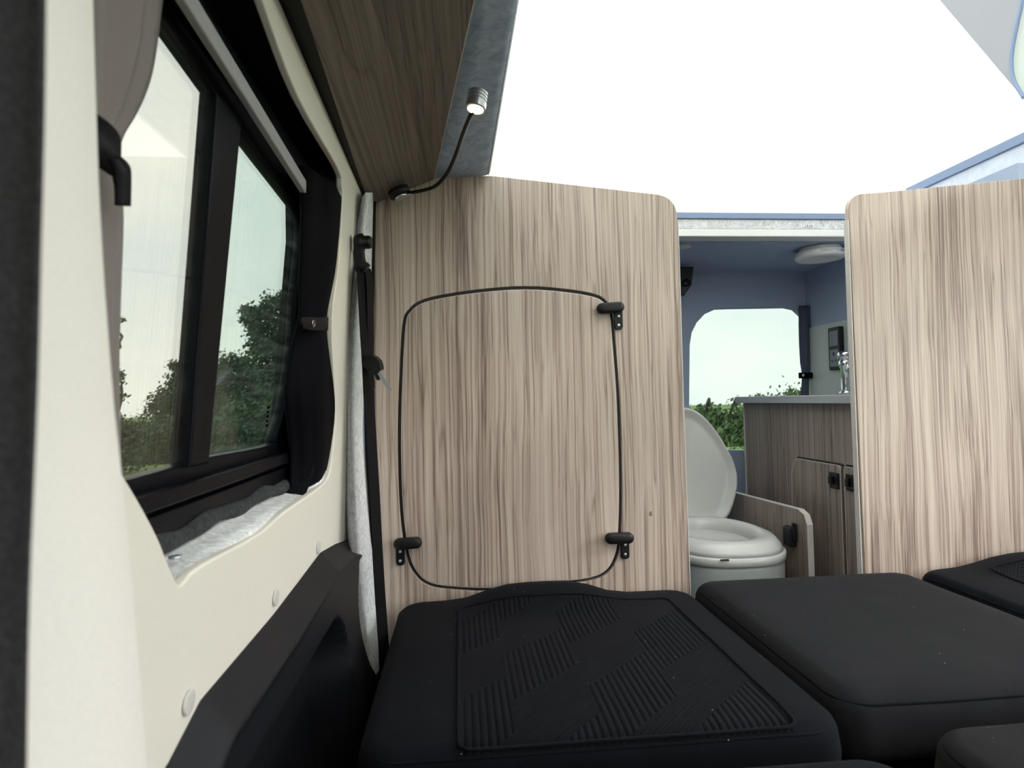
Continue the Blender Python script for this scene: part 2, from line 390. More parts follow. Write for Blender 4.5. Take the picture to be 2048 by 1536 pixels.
def cyl(name, c, axis, r, h, mat, parent=None, seg=24, prof=None, smooth=True):
    """turned piece: prof = [(radius, height along axis)]"""
    a = Vector(axis).normalized(); u = a.orthogonal().normalized(); v = a.cross(u); c = Vector(c)
    prof = prof or [(r*0.92, 0), (r, h*0.06), (r, h*0.94), (r*0.92, h)]
    return rings(name, [[c+a*z+u*(q*math.cos(2*math.pi*k/seg))+v*(q*math.sin(2*math.pi*k/seg)) for k in range(seg)] for q, z in prof], mat, parent, smooth=smooth)
def rrect(cx, cy, hx, hy, r, n=8):
    res = []; r = max(1e-4, min(r, hx-1e-4, hy-1e-4))
    for qx, qy, a0 in ((1,1,0),(-1,1,90),(-1,-1,180),(1,-1,270)):
        for k in range(n+1):
            a = math.radians(a0+90*k/n); res.append((cx+qx*(hx-r)+r*math.cos(a), cy+qy*(hy-r)+r*math.sin(a)))
    return res
def wave_sheet(name, top, bot, mat, parent=None, folds=6, amp=0.012, nz=30, nx=60, shape=None, thick=0.0015, depth_dir=(1,0,0)):
    """hanging cloth: top/bot = pairs of points; shape(t) -> (width factor, lateral shift 0..1, amp factor)"""
    a0, a1 = map(Vector, top); b0, b1 = map(Vector, bot); dd = Vector(depth_dir).normalized()
    v = []; f = []
    for i in range(nz+1):
        t = i/nz; l = a0.lerp(b0, t); r_ = a1.lerp(b1, t); wf, sh, af = shape(t) if shape else (1, 0, 1)
        for j in range(nx+1):
            s = j/nx; s2 = sh + (s-sh)*wf if shape else s
            p = l.lerp(r_, s2) + dd*(amp*af*math.sin(2*math.pi*folds*s + 0.9*math.sin(3.1*s+t*1.5)))
            v.append(p)
    for i in range(nz):
        for j in range(nx):
            k = i*(nx+1)+j; f.append((k, k+1, k+nx+2, k+nx+1))
    o = mesh(name, v, f, mat, parent, True)
    s = o.modifiers.new('solid', 'SOLIDIFY'); s.thickness = thick
    return o

DP = 1.50            # the bulkhead stands 1.5 m ahead of the camera
BED = 0.45           # top of the cushions

# ================================================================== SETTING
# ---- floor, hidden sides of the van
box('floor', (-0.33, -1.5, -0.03), (1.97, 2.62, 0.0), 'floor', bev=0, kind='structure')
def P2(px, py, off=0.0):
    p = on_w(px, py, off); return (p.y, p.z)

# ---- left side wall: cream lining panel with the window cut-out
hole_px = [(232,924),(278,1000),(315,1070),(340,1132),(358,1168),(372,1160),(404,1130),(519,1067),(567,1025),(615,992),(649,965),(662,935),(671,842),(669,760),(665,690),
           (667,613),(677,534),(685,420),(685,372),(676,335),(598,195),(526,0)]
hole = [P2(*p) for p in hole_px]
hole = [tuple(p) for p in catmull([(a, b, 0) for a, b in hole], 4)]
hole = [(p[0], p[1]) for p in hole]
yz_top = hole[-1][1]
hole += [(0.60, 1.425), (0.30, 1.42), (0.24, 1.36), (0.24, 0.98), (0.30, 0.93)]
edge_px = [(726,381),(716,450),(708,526),(699,643),(697,722),(701,860),(704,1050),(703,1085)]
right = [P2(*p) for p in edge_px]
topl = [P2(693,293), P2(673,243), P2(626,91), P2(585,0)]
outer = right[::-1] + [tuple(p) for p in topl] + [(0.5, 1.46), (-1.2, 1.46), (-1.2, 0.565), (right[-1][0], 0.565)]
wl = plate('wall_left', [outer, hole], 0.012, in_wall(0.012), 'cream', bev=0.003, kind='structure')
for px, py in ((550,1195),(375,1405),(636,1095),(702,1048)):
    p = on_w(px, py, -0.0005)
    cyl('fixing_cap', p, (1, 0, -WS), 0.011, 0.0025, 'cap', wl, 20)
# steel body side behind the lining, with the window aperture
ap = [(0.20,0.80),(1.13,0.80),(1.16,0.95),(1.20,1.25),(1.18,1.36),(0.20,1.36)]
outer_b = [(-1.5, 0.0), (1.505, 0.0), (1.505, 1.56), (-1.5, 1.56)]
plate('wall_outer_left', [outer_b, ap], 0.01, in_wall(0.105), 'frame', kind='structure')
plate('wall_rear_left', [[(1.505,0.0),(2.60,0.0),(2.60,1.56),(1.505,1.56)]], 0.02, in_wall(0.105), 'slate', kind='structure')

# ---- the window in it
win = thing('window_1', (wx(0.8, 0.08), 0.75, 0.80), kind='structure')
g_far_px = [(477,273),(581,410),(595,431),(600,461),(595,525),(586,602),(581,691),(564,807),(545,873),(533,890),(410,913)]
OG = 0.075
gf = [P2(*p, OG) for p in g_far_px]
gn = [P2(302,24,OG), P2(424,191,OG)]
glass_hole = [(p.x, p.y) for p in catmull([(a, b, 0) for a, b in gf], 4)] + [P2(345,931,OG), P2(245,958,OG), (0.24, P2(245,958,OG)[1]), (0.24, gn[0][1])] + [gn[0]]
frame_out = [(0.16,0.775),(1.16,0.775),(1.215,1.05),(1.24,1.30),(1.22,1.40),(1.10,1.42),(0.16,1.42)]
plate('window_frame', [frame_out, glass_hole], 0.022, in_wall(OG+0.012), 'frame', win, bev=0.004)
st_y = gf[-1][0]; st_y2 = gf[0][0]
# panes: fixed rear pane and sliding pane
zb, zt = gf[-1][1], gf[0][1]
far_pane = [P2(440,930,OG), P2(500,250,OG)] + gf[1:-1]
zl, zh = 0.83, 1.345
plate('pane', [[(P2(398,900,OG)[0], zl), (1.15, zl), (1.215, zh), (P2(455,260,OG)[0], zh)]], 0.004, in_wall(OG+0.006), 'glass_far', win)
plate('pane', [[(0.20, zl), (P2(396,900,OG)[0], zl), (P2(453,260,OG)[0], zh), (0.20, zh)]], 0.004, in_wall(OG-0.004), 'glass_near', win)
# meeting stile between the panes
a, b_, c_, d_ = P2(372,935,OG-0.012), P2(412,927,OG-0.012), P2(478,240,OG-0.012), P2(428,185,OG-0.012)
plate('meeting_stile', [[a, b_, c_, d_]], 0.022, in_wall(OG+0.006), 'frame', win, bev=0.003)
a, b_, c_, d_ = P2(412,927,OG-0.006), P2(418,926,OG-0.006), P2(484,252,OG-0.006), P2(478,240,OG-0.006)
plate('stile_gasket', [[a, b_, c_, d_]], 0.004, in_wall(OG+0.002), 'rail', win)
# lower sash rail with its lips
def wbar(name, y0, y1, z0, z1, off, proud, mat, parent, bev=0.002):
    v = []
    for y in (y0, y1):
        v += [(wx(z0,off),y,z0),(wx(z0,off)+proud,y,z0),(wx(z1,off)+proud,y,z1),(wx(z1,off),y,z1)]
    f = [(0,1,2,3),(7,6,5,4),(0,4,5,1),(1,5,6,2),(2,6,7,3),(3,7,4,0)]
    return mesh(name, v, f, mat, parent, False, bev)
wbar('sash_rail', 0.18, 1.085, 0.829, 0.847, 0.070, 0.022, 'frame', win)
wbar('sash_channel', 0.18, 1.10, 0.790, 0.822, 0.064, 0.010, 'frame', win)
wbar('head_rail', 0.18, 1.19, 1.345, 1.372, 0.066, 0.018, 'frame', win)
# maker's print at the lower corner of the fixed pane
for k in range(5):
    p = on_w(536-k*0.8, 815+k*9, OG-0.0005)
    wbar('glass_print', p.y-0.006, p.y+0.005-0.002*(k % 2), p.z-0.0022, p.z+0.0022, OG-0.001, 0.0006, 'frame', win, 0)
# sill, foam seal and reveal
sill_in = [(wx(0.775, 0.012), y) for y in (0.2, 1.2)]
nS = 40; v = []; f = []
for i in range(nS+1):
    y = 0.18 + 1.0*i/nS
    # the lining edge rises and falls: the sill follows it and climbs at the far end
    e = 0.775 + 0.004*math.sin(9*y) + max(0, (y-1.02))**2*1.6
    for k, (o_, dz) in enumerate(((0.006, -0.012), (0.010, 0.0), (0.030, 0.003), (0.052, 0.006), (0.064, 0.010))):
        v.append((wx(e, o_), y, e-0.002+dz+0.002*mnoise.noise((y*25, k*1.7, 0))))
for i in range(nS):
    for k in range(4):
        q = i*5+k; f.append((q, q+1, q+6, q+5))
sl = mesh('trim_1', v, f, 'felt', None, True, kind='structure')
s = sl.modifiers.new('solid', 'SOLIDIFY'); s.thickness = 0.004
tube('foam_seal', [(wx(0.79, 0.055), 0.18+i*0.009, 0.792+0.003*math.sin(i*.31)) for i in range(105)], [0.0105+0.0015*math.sin(i*.53) for i in range(105)], 'foam', win, 10)
p = on_w(350,1127,.03); p.z = .781
cyl('sill_screw', p, (0,0,1), .006, .003, 'screw', sl, 14)
# reveal blackened for its shade: far jamb and head of the recess
rev = []
for (y, z) in [(1.05,0.775),(1.10,0.80),(1.14,0.87),(1.165,1.0),(1.19,1.2),(1.205,1.33),(1.19,1.395),(1.14,1.415),(0.9,1.422),(0.5,1.43),(0.2,1.43)]:
    rev.append([(wx(z, 0.0125), y, z), (wx(z, 0.04), y, z+0.002), (wx(z, 0.068), y, z)])
rings('window_reveal', rev, 'black', win, False, False, True, closed=False)
# curtain track under the head
tp = [on_w(362,0,0.045), on_w(605,382,0.045)]
d = (tp[1]-tp[0]); p0 = tp[0]-d*0.7
wv = []
for p in (p0, tp[1]):
    wv += [p+Vector((0,0,-0.011)), p+Vector((0.010,0,-0.011)), p+Vector((0.012,0,0.010)), p+Vector((0,0,0.012))]
mesh('curtain_track', wv, [(0,1,2,3),(7,6,5,4),(0,4,5,1),(1,5,6,2),(2,6,7,3),(3,7,4,0)], 'rail', win, False, 0.002)

# ---- carpet-lined strip between the lining and the bulkhead
lf = [(738,385),(728,470),(717,560),(707,660),(703,760),(703,850),(705,950),(708,1060),(718,1180),(735,1310),(740,1420)]
rt = [(747,385),(745,480),(742,590),(736,700),(728,800),(727,880),(733,980),(740,1060),(750,1150),(758,1280),(764,1420)]
L3 = catmull([on_y(x-7, y, 1.335) for x, y in lf], 4); R3 = catmull([on_y(x, y, 1.485) for x, y in rt], 4)
rr = []
for p, q in zip(L3, R3):
    m_ = p.lerp(q, 0.5) + Vector((0.006, 0, 0))
    rr.append([p+Vector((-0.012,0.03,0)), p, p.lerp(q, .25)+Vector((.004,0,0)), m_, p.lerp(q,.8)+Vector((.003,0,0)), q, q+Vector((-0.015,0.012,0))])
rings('trim_2', rr, 'felt', None, False, False, True, kind='structure', closed=False)
# black seal running down beside it
sp = [on_y(x, y, 1.487) for x, y in ((748,390),(746,500),(744,600),(739,700),(733,800),(735,900),(741,1000),(746,1080),(753,1180),(761,1290),(766,1420))]
tube('trim_3', catmull(sp, 5), 0.0055, 'rubber', None, 8, kind='structure')

# ---- moulded black lower trim of the side wall
def trim_panel():
    NY, NZ = 170, 110; v = []; f = []
    top = [(-0.2,0.60),(0.35,0.60),(0.53,0.612),(0.60,0.633),(0.83,0.640),(1.05,0.672),(1.14,0.676),(1.25,0.655),(1.36,0.628),(1.415,0.612),(1.43,0.600)]
    topc = [P2(330,1536), P2(400,1400), P2(470,1318), P2(545,1230), P2(600,1158), P2(640,1105), P2(670,1088), P2(690,1081), P2(704,1074)]
    top = [(-0.3, topc[0][1]-0.02)] + topc + [(topc[-1][0]+0.02, topc[-1][1]-0.012)]
    def ztop(y):
        for (a, za), (b, zb) in zip(top, top[1:]):
            if y <= b: return za + (zb-za)*(y-a)/(b-a)
        return top[-1][1]
    y1 = top[-1][0]
    def sm(a, b, x):
        t = min(1, max(0, (x-a)/(b-a))); return t*t*(3-2*t)
    for i in range(NY+1):
        y = -0.3 + (y1+0.3)*i/NY; zt = ztop(y); zb = 0.06
        for j in range(NZ+1):
            z = zt + (zb-zt)*(j/NZ)**1.3; dn = zt-z
            # rounded top shoulder, then a ridge, then the main face that swells towards the floor
            out_ = 0.030*min(1, dn/0.034) + 0.0035*math.exp(-((dn-0.037)/0.006)**2) + 0.05*sm(0.1, 0.5, dn)
            # moulded pocket: arched recess
            # rounded-corner signed distance: pocket spans y < 1.20, z < 0.555
            qx, qz = y-(1.19-0.11), z-(0.548-0.11)
            sd_ = math.hypot(max(qx, 0), max(qz, 0)) + min(max(qx, qz), 0) - 0.11
            out_ -= 0.090*sm(0.004, -0.024, sd_)*sm(-0.2, 0.1, y)
            v.append((wx(zt, 0.0)+0.001+out_, y, z))
        v.append((wx(zt)-0.01, y, 0.06))
    n = NZ+2
    for i in range(NY):
        for j in range(n-1):
            q = i*n+j; f.append((q, q+1, q+n+1, q+n))
    f.append(tuple(NY*n+j for j in range(n)))
    return v, f
v, f = trim_panel()
tpn = mesh('trim_4', v, f, 'trim', None, True, kind='structure')
e_ = tpn.modifiers.new('split', 'EDGE_SPLIT'); e_.split_angle = math.radians(50)

# ---- near window pillar (close to the lens)
pe = [(183,-120),(186,0),(192,200),(200,420),(214,640),(228,820),(243,960),(262,1180),(280,1400),(296,1640)]
pl = [(72,-120),(70,0),(62,300),(52,640),(42,1000),(30,1300),(10,1640)]
PE = [on_y(x, y, 0.335) for x, y in pe]
rr = []
for p in catmull([tuple(q) for q in PE], 3):
    z = p.z; xi = p.x
    bulge = 0.004*max(0, 1.0-z)
    prof = [(xi-0.058, 0.225), (xi-0.030, 0.226), (xi-0.016, 0.232), (xi-0.007, 0.246), (xi-0.001, 0.270), (xi, 0.31), (xi, 0.335), (xi-0.004, 0.342), (xi-0.014, 0.345), (xi-0.06, 0.347)]
    rr.append([(x+bulge, y, z) for x, y in prof])
rings('trim_5', rr, 'pillar', None, False, False, True, kind='structure', closed=True)

# ---- slanted board over the window (underside of the overhead locker)
lk = thing('overhead_locker', (-0.10, 1.48, 1.45), 'shade-darkened woodgrain board of the overhead locker above the side window', 'locker')
A1, A0 = on_y(738,412,1.497), on_y(601,0,0.75); B1, B0 = on_y(868,359,1.497), on_y(948,0,0.83)
A0 = A0 + (A0-A1)*0.9; B0 = B0 + (B0-B1)*1.0
nrm = (B1-A1).cross(A0-A1).normalized(); nrm = nrm if nrm.z > 0 else -nrm
hexa('bottom_board', [A0, B0, B1, A1, A0+nrm*0.016, B0+nrm*0.016, B1+nrm*0.016, A1+nrm*0.016], 'wood_shade', lk, 0.001)
du = (B1-A1).normalized(); e = 0.0016
hexa('edge_band', [B0, B0+du*e, B1+du*e, B1, B0+nrm*.016, B0+du*e+nrm*.016, B1+du*e+nrm*.016, B1+nrm*.016], 'edge', lk, 0)
# dark strip standing for the shadow in the gap between locker and lining
G1, G0 = A1+Vector((-0.030, 0, 0.012)), A0+Vector((-0.035, 0, 0.012))
hexa('gap_shade_strip', [G0, A0, A1, G1, G0+Vector((0,0,.01)), A0+Vector((0,0,.01)), A1+Vector((0,0,.01)), G1+Vector((0,0,.01))], 'rubber', lk, 0)

# ---- carpeted rim of the roof opening
E1, E0 = on_y(980,352,1.497), on_y(1040,0,0.84); E0 = E0 + (E0-E1)*1.0
rr = []
for i in range(13):
    t = i/12; b = B0.lerp(B1, t)+Vector((0.0017, 0, 0.001)); ee = E0.lerp(E1, t)
    b.z += 0.002
    rr.append([b, b.lerp(ee,.3), b.lerp(ee,.6), b.lerp(ee,.82), b.lerp(ee,.93)+Vector((0,0,.002)), ee+Vector((0,0,.008)), ee+Vector((.002,0,.018)), ee+Vector((0,0,.03)), ee+Vector((-.02,0,.034)), b+Vector((0,0,.034))])
rings('ceiling_rim_left', rr, 'felt_glare', None, True, True, True, kind='structure')
# seam line of the rim edge piping
tube('trim_6', [E0.lerp(E1, i/12)+Vector((-0.004,0,.0045)) for i in range(13)], 0.0022, 'felt', None, 8, kind='structure')
# fixed roof skin above locker and over cab
box('ceiling_left', (-0.36, -1.5, 1.545), (0.06, 2.60, 1.565), 'roof', bev=0, kind='structure')
box('ceiling_front', (0.06, -1.5, 1.545), (1.97, -0.75, 1.565), 'roof', bev=0, kind='structure')
box('ceiling_right', (1.655, -0.75, 1.62), (1.97, 2.60, 1.585), 'roof', bev=0, kind='structure')

# ---- right rim of the roof opening
def yline(px0, py0, X):  # a line along the van through a pixel at lateral place X
    p = on_x(px0, py0, X); return p.z
zr = lambda py: on_x(2048, py, 1.60).z
def coaming(name, py0, py1, x0, mat):
    box(name, (x0+.36, 1.525, zr(py1)), (1.630, 1.985, zr(py0)), mat, bev=.0015, kind='structure')
coaming('trim_7', 266, 286, 1.232, 'piping_blue')
coaming('ceiling_rim_right', 286.2, 325, 1.240, 'rim_glare')
coaming('trim_8', 325.2, 339, 1.236, 'white')
coaming('trim_9', 339.2, 346, 1.243, 'edge')
coaming('trim_10', 346.2, 357, 1.240, 'white')
box('ceiling_side_right', (1.632, 1.525, zr(357)), (1.95, 2.56, zr(357)+.012), 'white', bev=0, kind='structure')

# ---- rear of the roof opening: header beam
hz = lambda py: on_y(1530, py, 2.0).z
box('ceiling_header_lip', (-0.30, 1.985, hz(440)), (1.66, 2.02, hz(428)), 'piping_blue', bev=.002, kind='structure')
hdr = box('ceiling_header_beam', (-0.30, 1.992, hz(460)), (1.66, 2.05, hz(440)), 'felt', bev=.004, kind='structure')
box('ceiling_header_trim', (-0.30, 1.988, hz(475)), (1.66, 2.05, hz(460.5)), 'white', bev=.003, kind='structure')
# small oval badge on the header
bp_ = on_y(1616.5, 452, 1.9915)
bdg = thing('header_badge', bp_, 'tiny oval white badge with raised marks on the carpeted header beam', 'badge')
plate('badge_plate', [rrect(bp_.x, bp_.z, .020, .0055, .0055)], .0015, in_y(1.9915), 'white', bdg)
for k, dx in enumerate((-.0115, -.004, .004, .0115)):
    plate('badge_mark', [rrect(bp_.x+dx, bp_.z, .0012+.0012*(k % 2), .003, .0008, 3)], .0008, in_y(1.990), 'print_grey', bdg)
# rear ceiling, rear wall with window, right wall
zc = hz(476)
box('ceiling_rear', (-0.30, 2.05, zc), (1.62, 2.60, zc+.02), 'slate', bev=0, kind='structure')
RY = 2.56
rw = [tuple(on_y(x, y, RY))[0::2] for x, y in ((1380,690),(1384,665),(1394,645),(1410,628),(1432,618),(1455,617),(1572,615),(1590,619),(1602,630),(1617,648),(1622,680),(1624,900),(1378,900))]
rw = [(a, b) for a, b in rw]
plate('wall_rear', [[(-0.30,0.0),(1.62,0.0),(1.62,1.56),(-0.30,1.56)], rw], 0.03, in_y(RY+.03), 'slate', bev=.004, kind='structure')
w2 = thing('window_2', (1.2, RY+.03, .75), kind='structure')
plate('pane', [[(rw[0][0]-.04, .70),(1.60,.70),(1.60,1.36),(rw[0][0]-.04,1.36)]], .004, in_y(RY+.05), 'glass_rear', w2)
plate('wall_right_rear', [[(1.52,0.0),(RY,0.0),(RY,1.56),(1.52,1.56)]], .02, in_x(1.555), 'slate', kind='structure')
plate('wall_right_splash', [[(1.60,.915),(RY-.005,.915),(RY-.005,1.225),(1.60,1.225)]], .006, in_x(1.549), 'grey_wall', bev=.001, kind='structure')
# hidden front half: side with a window-sized opening, and the cab end with a narrowed windscreen
plate('wall_right', [[(-1.5,0.0),(1.53,0.0),(1.53,1.56),(-1.5,1.56)], [(-0.75,0.62),(1.35,0.62),(1.35,1.40),(-0.75,1.40)]], .04, in_x(1.95), 'cream', kind='structure')  # opening reduced to window height to cut the incoming light
plate('wall_front', [[(-0.36,0.0),(1.97,0.0),(1.97,1.56),(-0.36,1.56)], [(0.95,0.62),(1.85,0.62),(1.75,1.45),(0.98,1.45)]], .04, in_y(-1.46), 'cream', kind='structure')  # windscreen hole narrowed to keep light off the near pillar

# ---- elevating roof: canvas walls and lid
pt = thing('pop_top_roof', (0.65, 2.3, 1.56), 'white canvas walls and lid of the raised pop-top roof', 'roof tent')
plate('rear_canvas', [[(-0.02,1.555),(1.65,1.555),(1.65,2.92),(-0.02,2.92)]], .002, in_y(2.36), 'canvas', pt)
plate('side_canvas', [[(-0.7,1.56),(2.36,1.56),(2.36,2.92),(-0.7,2.92)]], .002, in_x(0.045), 'canvas', pt)
g0, g1 = on_x(1880,0,1.615), on_x(2048,198,1.615)
k = (g0-g1)/(g0.z-g1.z); top_ = g1+k*(2.92-g1.z); bot_ = g1+k*(1.60-g1.z)
plate('side_canvas', [[(bot_.y,1.60),(2.36,1.60),(2.36,2.92),(top_.y,2.92)]], .002, in_x(1.640), 'canvas', pt)
pc = [on_x(x, y, 1.611) for x, y in ((2052,-160),(2047,-60),(2044,0),(2036,40),(2027,85),(2023,115),(2024,145),(2031,168),(2048,196))]
pcc = catmull(pc, 5)
gl = [(p.y, p.z) for p in pcc]
plate('grey_gusset', [[(p[0], p[1]) for p in gl] + [(g1.y, g1.z), (top_.y, 2.92), (gl[0][0]-.02, 2.92)]], .002, in_x(1.614), 'canvas_grey', pt)
plate('window_flap', [[(p[0]+.004, p[1]) for p in gl] + [(-0.7, 1.60), (-0.7, 2.92), (gl[0][0]-.02, 2.92)]], .002, in_x(1.621), 'canvas_win', pt)
tube('piping', pcc, .0052, 'piping_blue', pt, 8)
plate('front_canvas', [[(-0.02,1.555),(1.65,1.555),(1.65,2.92),(-0.02,2.92)]], .002, in_y(-0.70), 'canvas', pt)
box('roof_lid', (-0.06,-0.78,2.92), (1.69,2.42,2.96), 'canvas', pt, .004)

# ================================================================== BULKHEAD
def py2(px, py, y=DP): p = on_y(px, py, y); return (p.x, p.z)
hatch_px = [(809,650),(820,622),(850,602),(920,588),(1000,579),(1060,577),(1120,581),(1180,590),(1207,602),(1221,628),(1227,690),(1234,780),(1238,880),(1240,980),
            (1238,1060),(1233,1105),(1215,1140),(1180,1157),(1120,1165),(1050,1174),(980,1178),(910,1175),(862,1168),(834,1147),(817,1110),(806,1040),(801,950),(800,850),(803,750)]
hp = [(p.x, p.y) for p in catmull([(*py2(x, y), 0) for x, y in hatch_px], 4, True)]
cx = sum(p[0] for p in hp)/len(hp); cz = sum(p[1] for p in hp)/len(hp)
def grow(lp, d):
    n = len(lp); res = []
    for i in range(n):
        a, b = Vector(lp[i-1]), Vector(lp[(i+1)%n]); t = (b-a).normalized(); q = Vector((t.y, -t.x))
        if (Vector(lp[i])-Vector((cx,cz))).dot(q) < 0: q = -q
        res.append(tuple(Vector(lp[i])+q*d))
    return res
bl = thing('bulkhead_panel', (0.18, DP, 0.02), 'greige woodgrain bulkhead panel with the large hatch, beside the side window', 'partition')
oc = [py2(728,1350), py2(728,405), py2(868,357), py2(980,351), py2(1353,393), py2(1386,1350)]
oc = round_poly(oc, [0,0,.01,.015,.055,0], 8)
oc = [(p[0], p[1]) for p in oc]; oc[0] = (oc[0][0], .02); oc[-1] = (oc[-1][0], .02)
plate('panel', [oc, grow(hp, .0058)], .018, in_y(DP+.018), 'wood', bl, bev=.0012)
ht = plate('hatch', [grow(hp, -.004)], .018, in_y(DP+.0165), 'wood_hatch', bl, bev=.0016)
# pale lipping round the hatch and dark rebate behind the gap
plate('hatch_lipping', [grow(hp, -.0027), grow(hp, -.0046)], .0165, in_y(DP+.0160), 'edge', ht)
plate('hatch_rebate', [grow(hp, .02), grow(hp, -.03)], .006, in_y(DP+.025), 'dark_edge', bl)
plate('hatch_seal', [grow(hp, .0060), grow(hp, -.0015)], .009, in_y(DP+.018), 'dark_edge', bl)
# pale edge band down the doorway side
eb = [on_y(x, y, DP) for x, y in ((1355,440),(1358,520),(1366,800),(1374,1020),(1381,1200),(1386,1350))]
strap('edge_band', [p+Vector((.0008, .0085, 0)) for p in eb], (0,1,0), .0185, .0022, 'edge', bl)

br = thing('bulkhead_panel', (1.3, DP, 0.02), 'plain greige woodgrain bulkhead panel right of the doorway', 'partition')
oc = [py2(1742,1350), py2(1696,389), py2(1760,385), py2(2048,357), (1.945, py2(2300,345)[1]), (1.945, .02)]
oc2 = round_poly(oc, [0,.045,.02,.02,0,0], 8); oc2 = [(p[0], p[1]) for p in oc2]
oc2[0] = (oc2[0][0], .02); oc2[-1] = (oc2[-1][0], .02)
plate('panel', [oc2], .018, in_y(DP+.018), 'wood', br, bev=.0012)
eb = [on_y(x, y, DP) for x, y in ((1697,440),(1703,600),(1711,800),(1719,1000),(1726,1170),(1734,1350))]
strap('edge_band', [p+Vector((-.0008, .0085, 0)) for p in eb], (0,1,0), .0185, .0022, 'edge', br)

# turn catches on the bulkhead (parts of the panel)
def latch(px0, py0, px1, py1, plx, ply0, ply1, parent):
    p0, p1 = on_y(px0, py0, DP), on_y(px1, py1, DP); d = (p1-p0); L = d.length; d.normalize(); n = Vector((0,0,1)); n = (n-d*n.dot(d)).normalized()
    r = .0135; mid = (p0+p1)/2
    lp = [mid + d*a + n*b for a, b in rrect(0, 0, L/2, r, r, 8)]
    rr = []
    for s, y in ((.80, 0), (.80,-.010), (.97,-.0115), (1.0,-.015), (.98,-.024), (.88,-.029), (.60,-.031)):
        rr.append([(mid.x+(p.x-mid.x)*(s if s < .9 else 1-(1-s)*.5), DP+y, mid.z+(p.z-mid.z)*s) for p in lp])
    o = rings('turn_catch', rr, 'black', parent, smooth=True)
    for m_ in o.modifiers: pass
    a, b = on_y(plx, ply0, DP), on_y(plx, ply1, DP)
    plate('catch_plate', [rrect((a.x+b.x)/2, (a.z+b.z)/2, .0108, abs(a.z-b.z)/2, .009)], .007, in_y(DP-.0002), 'black', o, bev=.0015)
    for t in (.36, .78):
        q = a.lerp(b, t)
        cyl('screw', (q.x, DP-.0070, q.z), (0,-1,0), .0036, .002, 'screw', o, 14, prof=[(.0036,0),(.0036,.0008),(.0028,.0018),(.0012,.0012),(.0003,.0008)])
latch(1190,620,1244,616,1236,618,660,bl)
latch(1207,1074,1263,1072,1249,1072,1117,bl)
latch(789,1085,845,1081,801,1086,1130,bl)
# small knot plug in the panel
p = on_y(1303,1027,DP)
cyl('plug', (p.x, DP-.0002, p.z), (0,-1,0), .006, .0006, 'wood_hatch', bl, 16)

# ================================================================== GOOSENECK LAMP
hd = on_y(953,205,1.06); bs = on_y(800,388,1.44)
lampo = thing('reading_lamp', bs, 'black gooseneck reading lamp with lit aluminium head under the locker', 'lamp')
cyl('lamp_base', bs+nrm*.012, -nrm, .026, .016, 'black', lampo, 28)
cyl('base_ring', bs-nrm*.004, -nrm, .017, .008, 'alu', lampo, 24)
tube('base_clip', [on_y(x, y, 1.432) for x, y in ((797,392),(812,389),(822,388),(826,383))], .0016, 'chrome', lampo, 6)
arm = catmull([on_y(816,386,1.435), on_y(845,381,1.425), on_y(872,371,1.41), on_y(895,345,1.37), on_y(912,308,1.27), on_y(925,270,1.18), on_y(938,238,1.105), on_y(947,222,1.07)], 6)
tube('gooseneck', arm, .0042, 'black', lampo, 10)
tube('gooseneck_drawn_highlight', [p+Vector((.0036,-.0012,-.0006)) for p in arm[4:]], .0011, 'alu', lampo, 6)  # bright strand modelled as the highlight along the black arm
ax = (Vector((-0.16, -0.06, -0.98))).normalized()
head = cyl('lamp_head', hd-ax*.016, ax, .021, .03, 'alu', lampo, 32, prof=[(0.0127,-.004),(0.0183,-.002),(0.0183,.001),(0.0166,.0015),(0.0166,.004),(0.0183,.0045),(0.0183,.007),(0.0166,.0075),(0.0166,.010),(0.0183,.0105),(0.0183,.013),(0.0166,.0135),(0.0166,.016),(0.0183,.0165),(0.0183,.028),(0.0161,.029)], smooth=False)
cyl('lamp_lens', hd+ax*.0128, ax, .0148, .0012, 'lamp_glow', head, 28)
ld = bpy.data.lights.new('reading_lamp_light', 'SPOT'); ld.energy = 0.55; ld.color = (1, .86, .6); ld.spot_size = math.radians(110); ld.shadow_soft_size = .015
lo = bpy.data.objects.new('reading_lamp_light', ld); C.objects.link(lo); lo.location = hd+ax*.018; lo.rotation_euler = ax.to_track_quat('-Z', 'Y').to_euler()
lo.parent = lampo; lo.matrix_parent_inverse = Matrix.Translation(lampo.location).inverted()

# ================================================================== SEAT BELT
YB = 1.30
sb0 = on_y(728,482,YB)
sb = thing('seat_belt', on_y(765,1290,YB), 'black seat belt hanging from its pillar anchor beside the bulkhead', 'seat belt')
cyl('anchor_bolt', on_y(722,484,YB)+Vector((-.012,.006,0)), (1,-.15,0), .019, .034, 'black', sb, 24, prof=[(.017,0),(.019,.003),(.019,.016),(.014,.018),(.014,.030),(.012,.034)])
g = [on_y(x, y, YB-.002) for x, y in ((720,478),(718,505),(722,530),(730,541))]
strap('belt_guide', catmull(g, 5), (1,-.4,0), [.018]*5+[.021]*5+[.030]*6, .012, 'black', sb)
strap('webbing', catmull([on_y(x, y, YB+.002) for x, y in ((724,538),(729,640),(734,722),(738,800),(744,900),(750,1000),(755,1100),(761,1200),(768,1300),(772,1400))], 3), (.35,1,0), .044, .0016, 'webbing', sb)
strap('webbing', catmull([on_y(x, y, YB+.03) for x, y in ((735,535),(740,580),(741,700),(742,800),(747,950),(753,1080),(762,1240),(768,1400))], 3), (.18,1,0), .044, .0016, 'webbing', sb)
tg = [on_y(x, y, YB-.012) for x, y in ((728,722),(745,727),(756,744))]
tb = strap('buckle_tongue_grip', catmull(tg, 4), (0.1,-.2,1), [.020,.024,.028,.032,.034,.034,.030,.026,.022], .018, 'black', sb)
